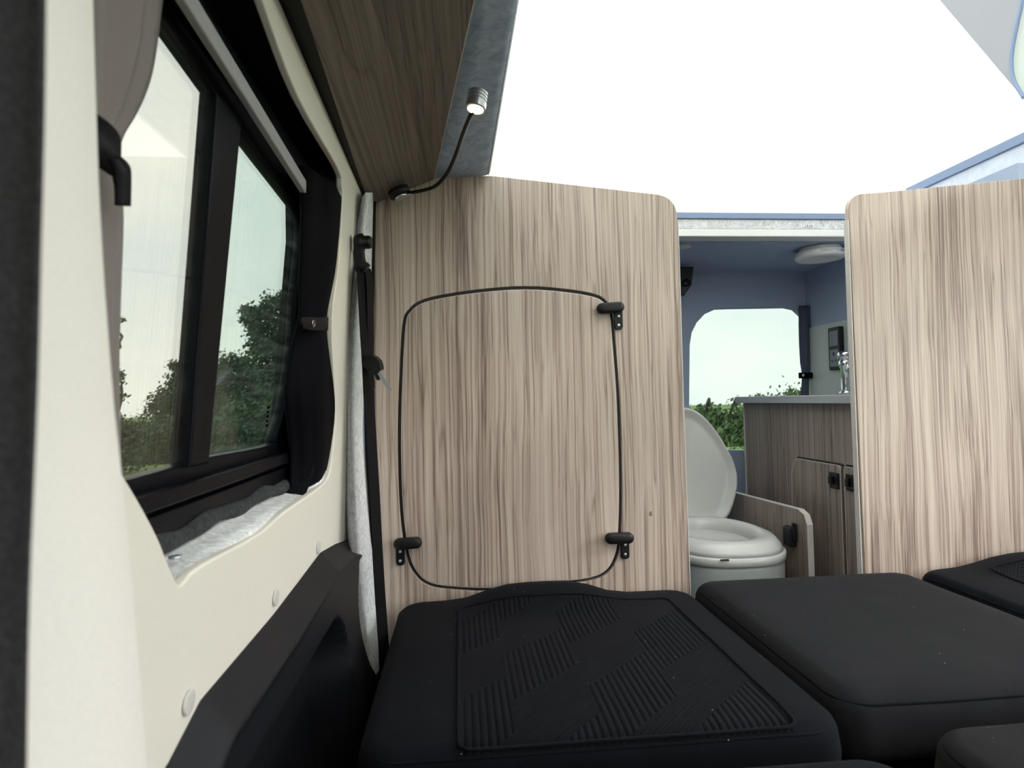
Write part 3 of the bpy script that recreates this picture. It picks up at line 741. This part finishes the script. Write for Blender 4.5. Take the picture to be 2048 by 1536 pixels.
strap('metal_tongue', [on_y(756,743,YB-.014), on_y(768,762,YB-.02), on_y(781,781,YB-.026)], (1,.3,1), .007, .003, 'screw', tb)
strap('grip_prong', [on_y(741,738,YB-.012), on_y(744,760,YB-.014), on_y(747,777,YB-.015)], (1,0,.1), [.012,.010,.006], .008, 'black', tb)
strap('grip_prong', [on_y(752,742,YB-.012), on_y(757,760,YB-.014)], (1,0,.1), [.012,.006], .008, 'black', tb)

# ================================================================== CURTAINS
# near curtain: gathered by its tie, close to the pillar
cn = thing('window_curtain', (wx(.85,.03), .47, .86), 'taupe curtain gathered by a loose black strap, behind the near pillar', 'curtain')
def bunch(name, rows, mat, parent, folds=7, seg=56, amp=.10, dx=.5, seed=0, off=.03):
    """gathered curtain: rows of (z-pixel centre, left px, right px, py) at wall offset; cross-section is a lobed oval"""
    rnd = random.Random(seed); ph = rnd.random()*6
    rr = []
    for (pl_, pr_, py_, of) in rows:
        a, b = on_w(pl_, py_, of), on_w(pr_, py_, of); c = (a+b)/2; hw = (b-a).length/2; dirv = Vector((0, 1, 0))
        ring = []
        for k in range(seg):
            t = 2*math.pi*k/seg; q = 1+amp*math.sin(folds*t+ph+c.z*2)+amp*.5*math.sin((folds+4)*t+1.3)
            ring.append((c.x+dx*hw*math.sin(t)*q, c.y+hw*math.cos(t)*q*.96, c.z))
        rr.append(ring)
    rr = [[Vector(rr[i][k]) for k in range(seg)] for i in range(len(rr))]
    dense = []
    for i in range(len(rr)-1):
        for s in range(4):
            t = s/4; dense.append([0.5*((2*rr[i][k])+(rr[i+1][k]-rr[max(i-1,0)][k])*t+(2*rr[max(i-1,0)][k]-5*rr[i][k]+4*rr[i+1][k]-rr[min(i+2,len(rr)-1)][k])*t*t+(3*rr[i][k]-3*rr[i+1][k]+rr[min(i+2,len(rr)-1)][k]-rr[max(i-1,0)][k])*t**3) for k in range(seg)])
    dense.append(rr[-1])
    return rings(name, dense, mat, parent, smooth=True)
rows = [(40,268,-230,.035),(55,266,-90,.035),(70,262,20,.035),(90,254,100,.035),(108,240,170,.035),(125,226,225,.035),(140,220,280,.035),(150,228,350,.035),(150,231,420,.035),(155,229,560,.035),(160,227,700,.035),(168,229,820,.035),(172,231,925,.035)]
bunch('curtain_cloth', rows, 'curtain', cn, folds=9, amp=.26, seed=3, dx=.24)
tie = [on_w(175,232,.012), on_w(200,240,.006), on_w(225,262,.004), on_w(240,295,.006)]
def quadstrip(name, a, b, mat, parent, th=.003):
    A = catmull(a, 5); B = catmull(b, 5); v = []; f = []
    for p, q in zip(A, B): v += [p, q]
    for i in range(len(A)-1): f.append((2*i, 2*i+1, 2*i+3, 2*i+2))
    o = mesh(name, v, f, mat, parent, True); s = o.modifiers.new('solid', 'SOLIDIFY'); s.thickness = th; s.offset = 0; return o
up = [(165,220),(190,228),(215,246),(233,266),(239,285)]; dn = [(165,322),(192,330),(212,343),(228,352),(238,340)]
t1 = quadstrip('curtain_tie', [on_w(x, y, .010) for x, y in up], [on_w(x, y, .010) for x, y in dn], 'rubber', cn)
quadstrip('tie_tail', [on_w(x, y, .009) for x, y in ((214,318),(226,345),(232,375),(233,411))], [on_w(x, y, .009) for x, y in ((240,314),(255,330),(259,350),(258,413))], 'rubber', cn)
# far curtain: black, against the far jamb
cf = thing('window_curtain', (wx(.8,.03), 1.10, .80), 'black curtain gathered with an eyelet tie at the far end of the side window', 'curtain')
rows = [(610,684,395,.034),(612,684,470,.034),(610,680,540,.034),(607,672,600,.034),(606,664,640,.034),(602,664,665,.034),(592,668,720,.034),(584,670,790,.034),(590,671,850,.034),(594,668,905,.034),(592,660,950,.034),(592,648,970,.034)]
bunch('curtain_cloth', rows, 'curtain_black', cf, folds=5, amp=.07, dx=.20, seed=8)
o_ = .0
quadstrip('curtain_lining_edge', [on_w(x, y, .013) for x, y in ((679,430),(676,520),(668,585),(661,640))], [on_w(x, y, .015) for x, y in ((687,430),(682,520),(675,585),(664,640))], 'curtain', cf, .002)
quadstrip('curtain_lining_edge', [on_w(x, y, .013) for x, y in ((655,665),(657,720),(657,780),(654,830))], [on_w(x, y, .015) for x, y in ((661,665),(664,720),(662,780),(656,830))], 'curtain', cf, .002)
tie = quadstrip('curtain_tie', [on_w(x, y, .010) for x, y in ((602,637),(620,634),(642,635),(664,634))], [on_w(x, y, .010) for x, y in ((602,656),(620,660),(642,661),(664,660))], 'rubber', cf, .004)
p = on_w(627,647,.007)
fr = frames([p+Vector((0,.006*math.cos(t*math.pi/9),.0065*math.sin(t*math.pi/9))) for t in range(18)])
tube('eyelet', [p+Vector((0,.0075*math.cos(t*math.pi/9),.0055*math.sin(t*math.pi/9))) for t in range(18)], .0011, 'chrome', tie, 6, True)
# woven cloth hanging at the very left, next to the lens
dk = thing('cab_curtain', (-.19, .21, .3), 'charcoal woven curtain hanging at the left edge in front of the pillar', 'curtain')
a = on_y(86,-120,.215); b = on_y(44,1650,.215)
e2 = [on_y(x, y, .215) for x, y in ((94,-140),(90,0),(84,250),(74,520),(66,760),(56,960),(46,1150),(40,1350),(36,1650))]
v = []; f = []; E2 = catmull([tuple(p) for p in e2], 3)
for i, p in enumerate(E2):
    for j in range(25):
        s = j/24; v.append((p.x-.085*s, p.y-.012*s+.004*math.sin(s*16+i*.06), p.z))
for i in range(len(E2)-1):
    for j in range(24):
        q = i*25+j; f.append((q, q+1, q+26, q+25))
cc = mesh('curtain_cloth', v, f, 'weave', dk, True); s = cc.modifiers.new('solid', 'SOLIDIFY'); s.thickness = .002

# ================================================================== CUSHIONS
def cushion(name, x0, x1, y0, y1, ztop, mat, label, group, h=.10, r=.028, cr=.06, crown=.006, hump=None, panel=None, seam=True):
    cx_, cy_ = (x0+x1)/2, (y0+y1)/2; hx, hy = (x1-x0)/2, (y1-y0)/2
    t = thing(name, (cx_, cy_, ztop-h), label, 'cushion', group, local=True)
    prof = [(.012, 0.0), (.003, .008), (0, .02), (-.003, h*.5)]
    for k in range(9):
        a = math.pi/2*k/8; prof.append((r*(1-math.cos(a)), h-r+r*math.sin(a)))
    inner = min(hx, hy)
    for s in (.12,.25,.4,.55,.7,.85,.95): prof.append((r+(inner-r)*s, h))
    def deform(x, y, z):
        if z > h-.0301:
            u = max(0, 1-abs(x)/hx); w_ = max(0, 1-abs(y)/hy); m_ = min(1, u*6)*min(1, w_*6)
            z += crown*m_ + .0015*mnoise.noise((x*7, y*7, cx_*5))
            if hump:
                hxx, hw, hh = hump; g_ = math.exp(-((x-hxx)/hw)**4); s_ = min(1, max(0, (y-(hy-.17))/.12)); z += hh*g_*s_*s_*(3-2*s_)
        return (x, y, z)
    rr = []
    for ins, z in prof:
        ring = rrect(0, 0, hx-ins, hy-ins, cr-ins*.9 if cr-ins*.9 > .004 else .004, 10)
        # re-sample the straight runs so that deformation has vertices to move
        dense = []
        for i in range(len(ring)):
            a, b = Vector(ring[i]), Vector(ring[(i+1) % len(ring)]); 
            n = 12 if i % 11 == 10 else 1
            for q in range(n): dense.append(a.lerp(b, q/n))
        rr.append([deform(p.x, p.y, z) for p in dense])
    body = rings('cushion_cover', rr, mat, t, smooth=True)
    if seam:
        ring = rrect(0, 0, hx-.006, hy-.006, cr, 10); dense = []
        for i in range(len(ring)):
            a, b = Vector(ring[i]), Vector(ring[(i+1) % len(ring)]); n = 12 if i % 11 == 10 else 1
            for q in range(n): dense.append(a.lerp(b, q/n))
        tube('seam', [Vector(deform(p.x, p.y, h-r*.42)) for p in dense], .0024, 'cloth', t, 6, True)
    if panel:
        ring = rrect((panel[0]+panel[1])/2, (panel[2]+panel[3])/2, (panel[1]-panel[0])/2, (panel[3]-panel[2])/2, panel[4], 8); dense = []
        for i in range(len(ring)):
            a, b = Vector(ring[i]), Vector(ring[(i+1) % len(ring)]); n = 14 if i % 9 == 8 else 1
            for q in range(n): dense.append(a.lerp(b, q/n))
        tube('piping', [Vector(deform(p.x, p.y, h))+Vector((0,0,.0006)) for p in dense], .0028, 'cloth', t, 6, True)
    return t
GR = 'bed cushions'
cushion('seat_cushion', -.155, .562, .835, 1.488, BED, 'cloth_p', 'black seat cushion with embossed rib patches lying below the bulkhead hatch', GR, hump=(-.02,.15,.036), panel=(-.215,.275,-.322,.228,.02))
cushion('seat_cushion', .568, 1.145, .872, 1.487, BED+.014, 'cloth_mid', 'plain black filler cushion in front of the doorway to the toilet', GR, crown=.010, cr=.05, r=.03)
cushion('seat_cushion', 1.165, 1.89, .875, 1.487, BED+.018, 'cloth_p', 'black embossed cushion against the right bulkhead panel', GR, hump=(.02,.22,.036), panel=(-.215,.275,-.322,.228,.02))
cushion('seat_cushion', -.155, .575, .12, .79, BED-.008, 'cloth_p', 'patterned black cushion showing only its rear edge at the bottom centre', GR, panel=(-.215,.275,-.29,.255,.03))
cushion('seat_cushion', .655, 1.25, .25, .845, BED-.010, 'cloth_grey', 'plain charcoal cushion in the bottom right corner', GR, cr=.07)
bb = box('bed_base', (-.165, .10, .002), (1.90, 1.48, .339), 'base', None, .004)
tag(bb, 'dark box base under the bed cushions, seen in the gaps', 'bed base')

# ================================================================== WASHROOM / KITCHEN
# ---- portable toilet
TX, TY, TS = .805, 1.885, .505
tl = thing('portable_toilet', (TX, TY, 0), 'pale grey portable toilet with its lid raised, seen through the doorway', 'toilet')
def oval(a, b, cx_, cy_, z, n=56, p=2.5):
    res = []
    for k in range(n):
        t = 2*math.pi*k/n; c, s = math.cos(t), math.sin(t)
        res.append((cx_+a*math.copysign(abs(c)**(2/p), c), cy_+b*math.copysign(abs(s)**(2/p), s), z))
    return res
rings('waste_tank', [oval(.165,.21,TX,TY,.0,p=3.2), oval(.172,.217,TX,TY,.012,p=3.2), oval(.176,.222,TX,TY,.20,p=3.0), oval(.172,.217,TX,TY,.212,p=3)], 'toilet_low', tl)
rings('flush_tank', [oval(.170,.215,TX,TY,.2125,p=3), oval(.178,.224,TX,TY,.222,p=2.9), oval(.180,.227,TX,TY,TS-.075,p=2.7), oval(.176,.224,TX,TY,TS-.066,p=2.7)], 'toilet_low', tl)
rings('tank_collar', [oval(.178,.225,TX,TY,TS-.0655,p=2.7), oval(.186,.233,TX,TY,TS-.062,p=2.6), oval(.187,.234,TX,TY,TS-.042,p=2.6), oval(.182,.229,TX,TY,TS-.038,p=2.6)], 'toilet', tl)
seat = rings('seat_ring', [oval(.182,.229,TX,TY,TS-.0375,p=2.5), oval(.180,.226,TX,TY,TS-.025,p=2.4), oval(.166,.212,TX,TY,TS-.006,p=2.3), oval(.150,.196,TX,TY,TS,p=2.2), oval(.132,.172,TX,TY,TS-.001,p=2.1), oval(.122,.160,TX,TY,TS-.008,p=2.1), oval(.116,.154,TX,TY,TS-.022,p=2.1), oval(.114,.152,TX,TY,TS-.037,p=2.1)], 'toilet', tl, True, False)
rings('bowl', [oval(.117,.155,TX,TY,TS-.030,p=2.1), oval(.108,.145,TX,TY,TS-.08,p=2.1), oval(.075,.105,TX,TY+.01,TS-.15), oval(.045,.06,TX,TY+.015,TS-.165)], 'toilet', tl, False, True)
# raised lid, an egg-shaped dished shell
LY = TY+.232
lid_px = [(1370,814),(1395,820),(1418,838),(1440,866),(1458,898),(1470,925),(1476,952),(1474,978),(1466,1006),(1455,1030),(1440,1043)]
half = [on_y(x, y, LY) for x, y in lid_px]; cxl = half[0].x
zz0 = half[-1].z
def lidring(s, y):
    res = []; zc_ = (half[0].z+zz0)/2
    full = [(p.x-cxl, p.z) for p in catmull([tuple(p) for p in half], 4)]
    loop = full + [(-a, b) for a, b in full[::-1]][:-1]
    for a, b in loop:
        z = zc_+(b-zc_)*s
        res.append((cxl+a*s, LY+y+(z-zz0)*.10, z))
    return res
lid = rings('lid', [lidring(.97,.012), lidring(1.0,.008), lidring(1.0,-.010), lidring(.985,-.014), lidring(.95,-.012), lidring(.88,-.002), lidring(.80,.001), lidring(.40,.0015), lidring(.05,.002)], 'toilet', tl)
box('lid_hinge', (cxl-.075, LY-.016, zz0+.006), (cxl+.075, LY+.008, zz0+.016), 'toilet_low', lid, .003)
box('seat_hinge_block', (cxl-.12, LY-.035, TS-.03), (cxl+.12, LY+.012, zz0+.006), 'toilet', tl, .006)
p = on_y(1447,1104,1.66)
box('seat_lip_slot', (p.x-.012, TY-.2345, TS-.0415), (p.x+.012, TY-.228, TS-.0375), 'dark_edge', tl, 0)

# ---- low board beside the toilet with a catch
XB = 1.02
lb = thing('low_board', (XB, 2.0, 0), 'low woodgrain side panel with cut corner and black catch beside the toilet', 'panel')
q = [on_x(x, y, XB) for x, y in ((1470,986),(1596,1019),(1608,1030),(1614,1050))]
lp = [(2.30,.02),(2.30,q[0].z)] + [(p.y, p.z) for p in q[1:]] + [(q[3].y, .02)]
lp[1] = (2.30, q[0].z+(q[0].z-q[1].z)/(q[0].y-q[1].y)*(2.30-q[0].y))
plate('board', [lp], .018, in_x(XB), 'wood_shade_kitchen', lb, bev=.001)
strap('edge_band', [Vector((XB+.009, a, b+.0004)) for a, b in lp[1:5]] + [Vector((XB+.009, lp[-1][0]-.0008, .03))], (1,0,0), .018, .002, 'edge', lb)
p = on_x(1586,1072,XB)
ct = box('catch', (XB-.022, p.y-.022, p.z-.030), (XB-.0003, p.y+.022, p.z+.030), 'black', lb, .005)
box('catch_tab', (XB-.016, p.y-.034, p.z-.012), (XB-.004, p.y-.018, p.z+.046), 'black', ct, .004)

# ---- kitchen unit along the right side
XK = 1.13; KT = .9255
kt = thing('kitchen_unit', (1.33, 2.0, 0), 'woodgrain kitchen unit with two cupboard doors behind the doorway', 'cabinet')
yf = on_x(1490,900,XK).y
box('carcass', (XK, 1.525, .02), (1.545, yf, KT-.026), 'wood_shade_kitchen', kt, .0015)
strap('corner_edge_band', [Vector((XK-.001, yf-.004, .03)), Vector((XK-.001, yf-.004, KT-.028))], (0,1,0), .008, .003, 'edge', kt)
def kdoor(y0, y1, zt, slope_far, latch_px):
    lp = [(y0,.08),(y0,zt),(y1-.03,zt),(y1,zt-.055),(y1,.08)] if slope_far else [(y0,.08),(y0,zt),(y1,zt),(y1,.08)]
    lp2 = [(p.x, p.y) for p in round_poly(lp, .012, 4)]
    plate('door_gap', [lp2], .0012, in_x(XK-.0014), 'dark_edge', kt)
    c0 = sum(p[0] for p in lp2)/len(lp2); c1 = sum(p[1] for p in lp2)/len(lp2)
    ins = [(p.x, p.y) for p in round_poly([(a+(.006 if a < c0 else -.006), b+(.006 if b < c1 else -.006)) for a, b in lp], .010, 4)]
    dd = plate('cupboard_door', [ins], .008, in_x(XK-.0095), 'wood_shade_kitchen', kt, bev=.0012)
    rim = [(a+(-.0012 if False else 0), b) for a, b in ins]
    tube('door_edge', [Vector((XK-.0092, a, b)) for a, b in rim], .0012, 'edge', dd, 6, True)
    p = on_x(*latch_px, XK-.01)
    cq = box('push_catch', (XK-.016, p.y-.022, p.z-.024), (XK-.0098, p.y+.022, p.z+.024), 'black', dd, .003)
    box('catch_button', (XK-.024, p.y-.002, p.z-.012), (XK-.016, p.y+.016, p.z+.012), 'black', cq, .003)
ztd = on_x(1640,920,XK).z
yd = on_x(1689,930,XK).y
kdoor(yd, on_x(1586,950,XK).y, ztd, True, (1670,961))
kdoor(1.53, yd-.004, ztd, False, (1704,966))
wt = box('worktop', (1.105, 1.522, KT-.025), (1.548, yf+.02, KT), 'worktop', None, .002)
tag(wt, 'thin grey laminate worktop on the kitchen unit', 'worktop')
# mixer tap
tpx = on_y(1692,760,2.22)
tp_ = thing('mixer_tap', (tpx.x, 2.22, KT+.0003), 'chrome mixer tap standing on the grey worktop', 'tap')
cyl('tap_foot', (tpx.x, 2.22, KT+.0003), (0,0,1), .026, .012, 'chrome', tp_, 28)
cyl('tap_body', (tpx.x, 2.22, KT+.012), (0,0,1), .019, .10, 'chrome', tp_, 28, prof=[(.021,0),(.018,.01),(.018,.085),(.024,.10),(.024,.118),(.020,.124)])
cyl('tap_head', (tpx.x, 2.22, KT+.136), (0,0,1), .026, .03, 'chrome', tp_, 28, prof=[(.020,0),(.027,.004),(.027,.026),(.022,.033),(.006,.035)])
tube('spout', catmull([(tpx.x-.005,2.20,KT+.095),(tpx.x-.002,2.16,KT+.11),(tpx.x+.01,2.10,KT+.10),(tpx.x+.02,2.06,KT+.055)], 5), .011, 'chrome', tp_, 14)
cyl('temperature_mark', (tpx.x-.004, 2.22-.027, KT+.152), (0,-1,0), .0045, .001, emit('red_dot', (.35,.02,.02), 0.0), tp_, 12)
# double socket on the splash wall
p = on_x(1677,697,1.549)
sk = thing('wall_socket', (1.549, p.y, p.z-.09), 'black vertical double socket panel on the wall above the worktop', 'socket')
box('back_box', (1.530, p.y-.040, p.z-.088), (1.5488, p.y+.040, p.z+.088), 'black', sk, .005)
box('switch_module', (1.5275, p.y-.026, p.z+.010), (1.5305, p.y+.026, p.z+.072), 'print_grey', sk, .004)
so_ = box('socket_module', (1.5275, p.y-.026, p.z-.074), (1.5305, p.y+.026, p.z-.004), 'print_grey', sk, .004)
for dy, dz, hh in ((0,-.022,.008),(-.012,-.050,.004),(.012,-.050,.004)):
    box('pin_hole', (1.5268, p.y+dy-.003, p.z+dz-hh), (1.5276, p.y+dy+.003, p.z+dz+hh), 'rubber', so_, 0)
# smoke alarm
p = on_z(1640,512,zc-.03)
sm_ = thing('smoke_alarm', (p.x, p.y, zc), 'round white smoke alarm on the rear ceiling', 'alarm')
ra = .088
cyl('mounting_base', (p.x, p.y, zc-.0003), (0,0,-1), ra*.8, .016, 'white', sm_, 40, prof=[(ra*.80,0),(ra*.82,.002),(ra*.82,.016)])
cyl('alarm_body', (p.x, p.y, zc-.0165), (0,0,-1), ra, .03, 'white', sm_, 48, prof=[(ra*.96,0),(ra,.003),(ra,.018),(ra*.93,.026),(ra*.6,.028),(ra*.56,.024),(ra*.3,.025),(.004,.026)])
for k in range(9):                 # rows of small print on the rim
    a = math.radians(-118+k*7); 
    for dz_ in (.0085, .0135):
        if k in (4,) and dz_ > .01: continue
        w_ = .0045 if k < 7 else .0055
        c_ = Vector((p.x+ra*math.cos(a), p.y+ra*math.sin(a), zc-.0165-dz_)); tn = Vector((-math.sin(a), math.cos(a), 0)); on = Vector((math.cos(a), math.sin(a), 0))
        hh = .0008 if k < 7 else .0018
        mesh('rim_print', [c_-tn*w_+on*.0006+Vector((0,0,-hh)), c_+tn*w_+on*.0006+Vector((0,0,-hh)), c_+tn*w_+on*.0006+Vector((0,0,hh)), c_-tn*w_+on*.0006+Vector((0,0,hh))], [(0,1,2,3)], 'print_grey', sm_)
# rear window curtain
rc = thing('rear_curtain', (1.47, RY-.03, .93), 'slate blue curtain tied back beside the rear window', 'curtain')
def onr(x, y): return on_y(x, y, RY-.022)
rows = [(1597,1630,612),(1597,1629,650),(1598,1627,690),(1600,1624,725),(1604,1619,750),(1602,1618,780),(1599,1618,812)]
rr = []
for a, b, y in rows:
    A, B = onr(a, y), onr(b, y); c = (A+B)/2; hw = (B-A).length/2
    rr.append([(c.x+hw*math.cos(t)*(1+.06*math.sin(6*t)), c.y+min(.016,hw*.4)*math.sin(t)*(1+.25*math.sin(6*t)), c.z) for t in [2*math.pi*k/40 for k in range(40)]])
rings('curtain_cloth', rr, 'curtain_slate', rc)
A, B = onr(1592,751), onr(1622,750)
tb_ = box('curtain_tie', (A.x, RY-.046, A.z-.014), (B.x, RY-.040, A.z+.012), 'rubber', rc, .002)
cyl('press_stud', (A.x+.018, RY-.0462, A.z), (0,-1,0), .006, .002, 'chrome', tb_, 16)
# black latch unit high on the left of the rear wall
hb = thing('roof_catch', on_y(1366,560,2.40), 'black plastic catch high up at the left of the rear opening', 'catch')
pts = [py2(1340,535,2.40), py2(1384,535,2.40), py2(1380,572,2.40), py2(1366,592,2.40), py2(1340,592,2.40)]
hbb = plate('catch_body', [[(p[0], p[1]) for p in pts]], .04, in_y(2.42), 'black', hb, bev=.004)
cyl('catch_knob', on_y(1371,566,2.38), (.2,-1,.1), .016, .012, 'black', hb, 20)
box('catch_bracket', (on_y(1340,580,2.40).x, 2.42, on_y(1340,580,2.40).z), (on_y(1364,580,2.40).x, 2.559, on_y(1340,545,2.40).z), 'black', hb, .003)
# recessed ceiling light by the header
p = on_z(1366,494,zc-.004)
cl_ = thing('ceiling_light', (p.x, p.y, zc), 'small round recessed light on the rear ceiling by the left panel', 'light')
cyl('light_rim', (p.x, p.y, zc-.0002), (0,0,-1), .036, .005, 'alu', cl_, 28)
cyl('light_lens', (p.x, p.y, zc-.0053), (0,0,-1), .028, .001, 'white', cl_, 28)

# ================================================================== OUTSIDE
GZ = -0.55
lawn = mesh('lawn', [(-80,-60,GZ),(80,-60,GZ),(80,100,GZ),(-80,100,GZ)], [(0,1,2,3)], 'grass', kind='structure')
mesh('bounce_pad', [(-4,-12,GZ+.004),(9,-12,GZ+.004),(9,7,GZ+.004),(-4,7,GZ+.004)], [(0,1,2,3)], plain('dark_bounce_pad', (.065,.065,.068), .9, nscale=40, nbump=.5, var=.3, dist=.01), kind='structure')  # unseen dark pad added to curb ground bounce into the van
rnd = random.Random(11)
def tree(name, base, h, blobs, n, label, cat, group, leaf=.16, mat='leaf', twigs=10, seed=0):
    r_ = random.Random(seed); base = Vector(base)
    t = thing(name, base, label, cat, group)
    tp = catmull([base, base+Vector((.1,0,h*.25)), base+Vector((-.05,.1,h*.5)), base+Vector((.1,0,h*.8))], 4)
    tube('trunk', tp, [max(.03, .022*h*(1-.8*i/(len(tp)-1))) for i in range(len(tp))], 'bark', t, 8)
    for k in range(twigs):
        b = blobs[k % len(blobs)]; s = tp[r_.randrange(4, len(tp))]
        e = base+Vector(b[0])+Vector([r_.uniform(-.6,.6)*b[1][i] for i in range(3)])
        m_ = s.lerp(e, .5)+Vector((r_.uniform(-.2,.2), r_.uniform(-.2,.2), .1))
        tube('branch', catmull([s, m_, e], 4), [.012*h*(1-.85*i/8) for i in range(9)], 'bark', t, 5)
    v = []; f = []; tot = sum(b[1][0]*b[1][2] for b in blobs)
    for b in blobs:
        c, rad = base+Vector(b[0]), b[1]; cnt = int(n*rad[0]*rad[2]/tot); nc = max(5, cnt//45)
        cl = []
        for _ in range(nc):
            d = Vector((r_.gauss(0,1), r_.gauss(0,1), r_.gauss(0,1))).normalized()*(r_.random()**.33)
            cl.append(c+Vector((d.x*rad[0], d.y*rad[1], d.z*rad[2])))
        for _ in range(cnt):
            q = r_.choice(cl)+Vector((r_.gauss(0,1), r_.gauss(0,1), r_.gauss(0,.8)))*(.13*(rad[0]+rad[2]))
            a = Vector((r_.gauss(0,1), r_.gauss(0,1), r_.gauss(0,1))).normalized(); u = a.orthogonal().normalized(); w_ = a.cross(u)
            s = leaf*r_.uniform(.5, 1.2); i = len(v)
            v += [q-u*s*.6, q+w_*s*.32, q+u*s*.6, q-w_*s*.32]; f.append((i, i+1, i+2, i+3))
    mesh('crown', v, f, mat, t, kind='stuff')
    return t
def at(px, py, y): return on_y(px, py, y)
def blob(base, px, py, y, rx, rz):    # blob centred on a pixel at depth y with pixel radii
    c = at(px, py, y); s = y/F
    return (tuple(c-Vector(base)), (rx*s, rx*s*.55, rz*s))
TG = 'trees seen through the side window'
D1 = 34.0
b0 = at(545,800,D1); b0.z = GZ
tree('tall_tree', b0, 6.0, [blob(b0,560,632,D1,44,38), blob(b0,515,632,D1,26,24), blob(b0,530,680,D1,30,30), blob(b0,580,700,D1,40,50), blob(b0,540,740,D1,45,50), blob(b0,600,800,D1,60,70), blob(b0,520,820,D1,60,60)], 16000, 'tallest dark tree seen through the far pane of the side window', 'tree', TG, .26, 'leaf', 10, 1)
D2 = 27.5
b0 = at(450,820,D2); b0.z = GZ
tree('round_tree', b0, 4.0, [blob(b0,470,745,D2,45,38), blob(b0,440,770,D2,42,40), blob(b0,480,820,D2,55,50), blob(b0,420,840,D2,50,50)], 10000, 'lower rounded tree left of the tallest tree, behind the window stile', 'tree', TG, .17, 'leaf', 8, 2)
D3 = 23.0
b0 = at(360,840,D3); b0.z = GZ
tree('small_tree', b0, 3.4, [blob(b0,362,735,D3,17,22), blob(b0,352,775,D3,28,24), blob(b0,335,815,D3,32,26), blob(b0,375,800,D3,36,40), blob(b0,350,860,D3,60,40)], 8000, 'small ragged tree seen through the near pane beside the window stile', 'tree', TG, .13, 'leaf', 8, 3)
D4 = 12.0
b0 = at(205,840,D4); b0.z = GZ
tree('slender_tree', b0, 4.0, [blob(b0,222,655,D4,14,26), blob(b0,222,712,D4,16,22), blob(b0,228,760,D4,20,24), blob(b0,210,800,D4,34,36)], 2000, 'sparse leafy twigs just showing beside the near curtain', 'tree', TG, .09, 'leaf', 8, 4)
# hedge bushes
for k, (px, py, rx, rz) in enumerate(((205,880,75,40),(300,886,70,36),(395,880,70,44),(490,872,75,55),(575,865,60,60))):
    y_ = (14.3, 17.0, 19.5, 14.3, 17.0)[k]; b0 = at(px, 900, y_); b0.z = GZ
    tree('hedge_bush', b0, 1.3, [blob(b0,px,py,y_,rx,rz), blob(b0,px+20,py+25,y_,rx,rz*.6)], 6000, ('leftmost', 'second from left', 'middle', 'second from right', 'rightmost')[k]+' bush of the dark hedge seen through the side window', 'bush', 'hedge bushes outside the side window', .11, 'leaf', 3, 20+k)
for k, (px, py, rx, rz, pal) in enumerate(((1468,850,46,42,1),(1530,832,46,40,1),(1600,825,50,46,1),(1412,858,44,40,1))):
    y_ = (14.0, 16.4, 18.8, 11.5)[k]; b0 = at(px, 900, y_); b0.z = GZ
    tree('rear_bush', b0, 1.8, [blob(b0,px,py,y_,rx,rz), blob(b0,px,py+40,y_,rx*1.1,rz)], 3200, ('green bush behind the toilet lid through the rear window', 'green bush left of the rear curtain through the rear window', 'green bush mostly hidden by the rear curtain', 'thin low bush at the left of the rear window')[k], 'bush', 'bushes outside the rear window', .12, 'leaf_pale', 5, 40+k)
# grass blades where the lawn shows
v = []; f = []
for _ in range(9000):
    px = rnd.uniform(150, 560); y_ = rnd.uniform(9.5, 11.4) if px > 185 else rnd.uniform(13, 13.4); p = at(px, 900, y_); a = rnd.uniform(0, 6.3); hgt = rnd.uniform(.06, .16); i = len(v)
    dx, dy = .012*math.cos(a), .012*math.sin(a)
    v += [(p.x-dx, p.y-dy, GZ), (p.x+dx, p.y+dy, GZ), (p.x+rnd.uniform(-.05,.05), p.y+rnd.uniform(-.05,.05), GZ+hgt)]; f.append((i, i+1, i+2))
gb = mesh('grass_blades', v, f, 'grass', kind='stuff'); tag(gb, 'short green grass in front of the hedge', 'grass')

for o in bpy.data.objects:
    if '_own' in o: del o['_own']
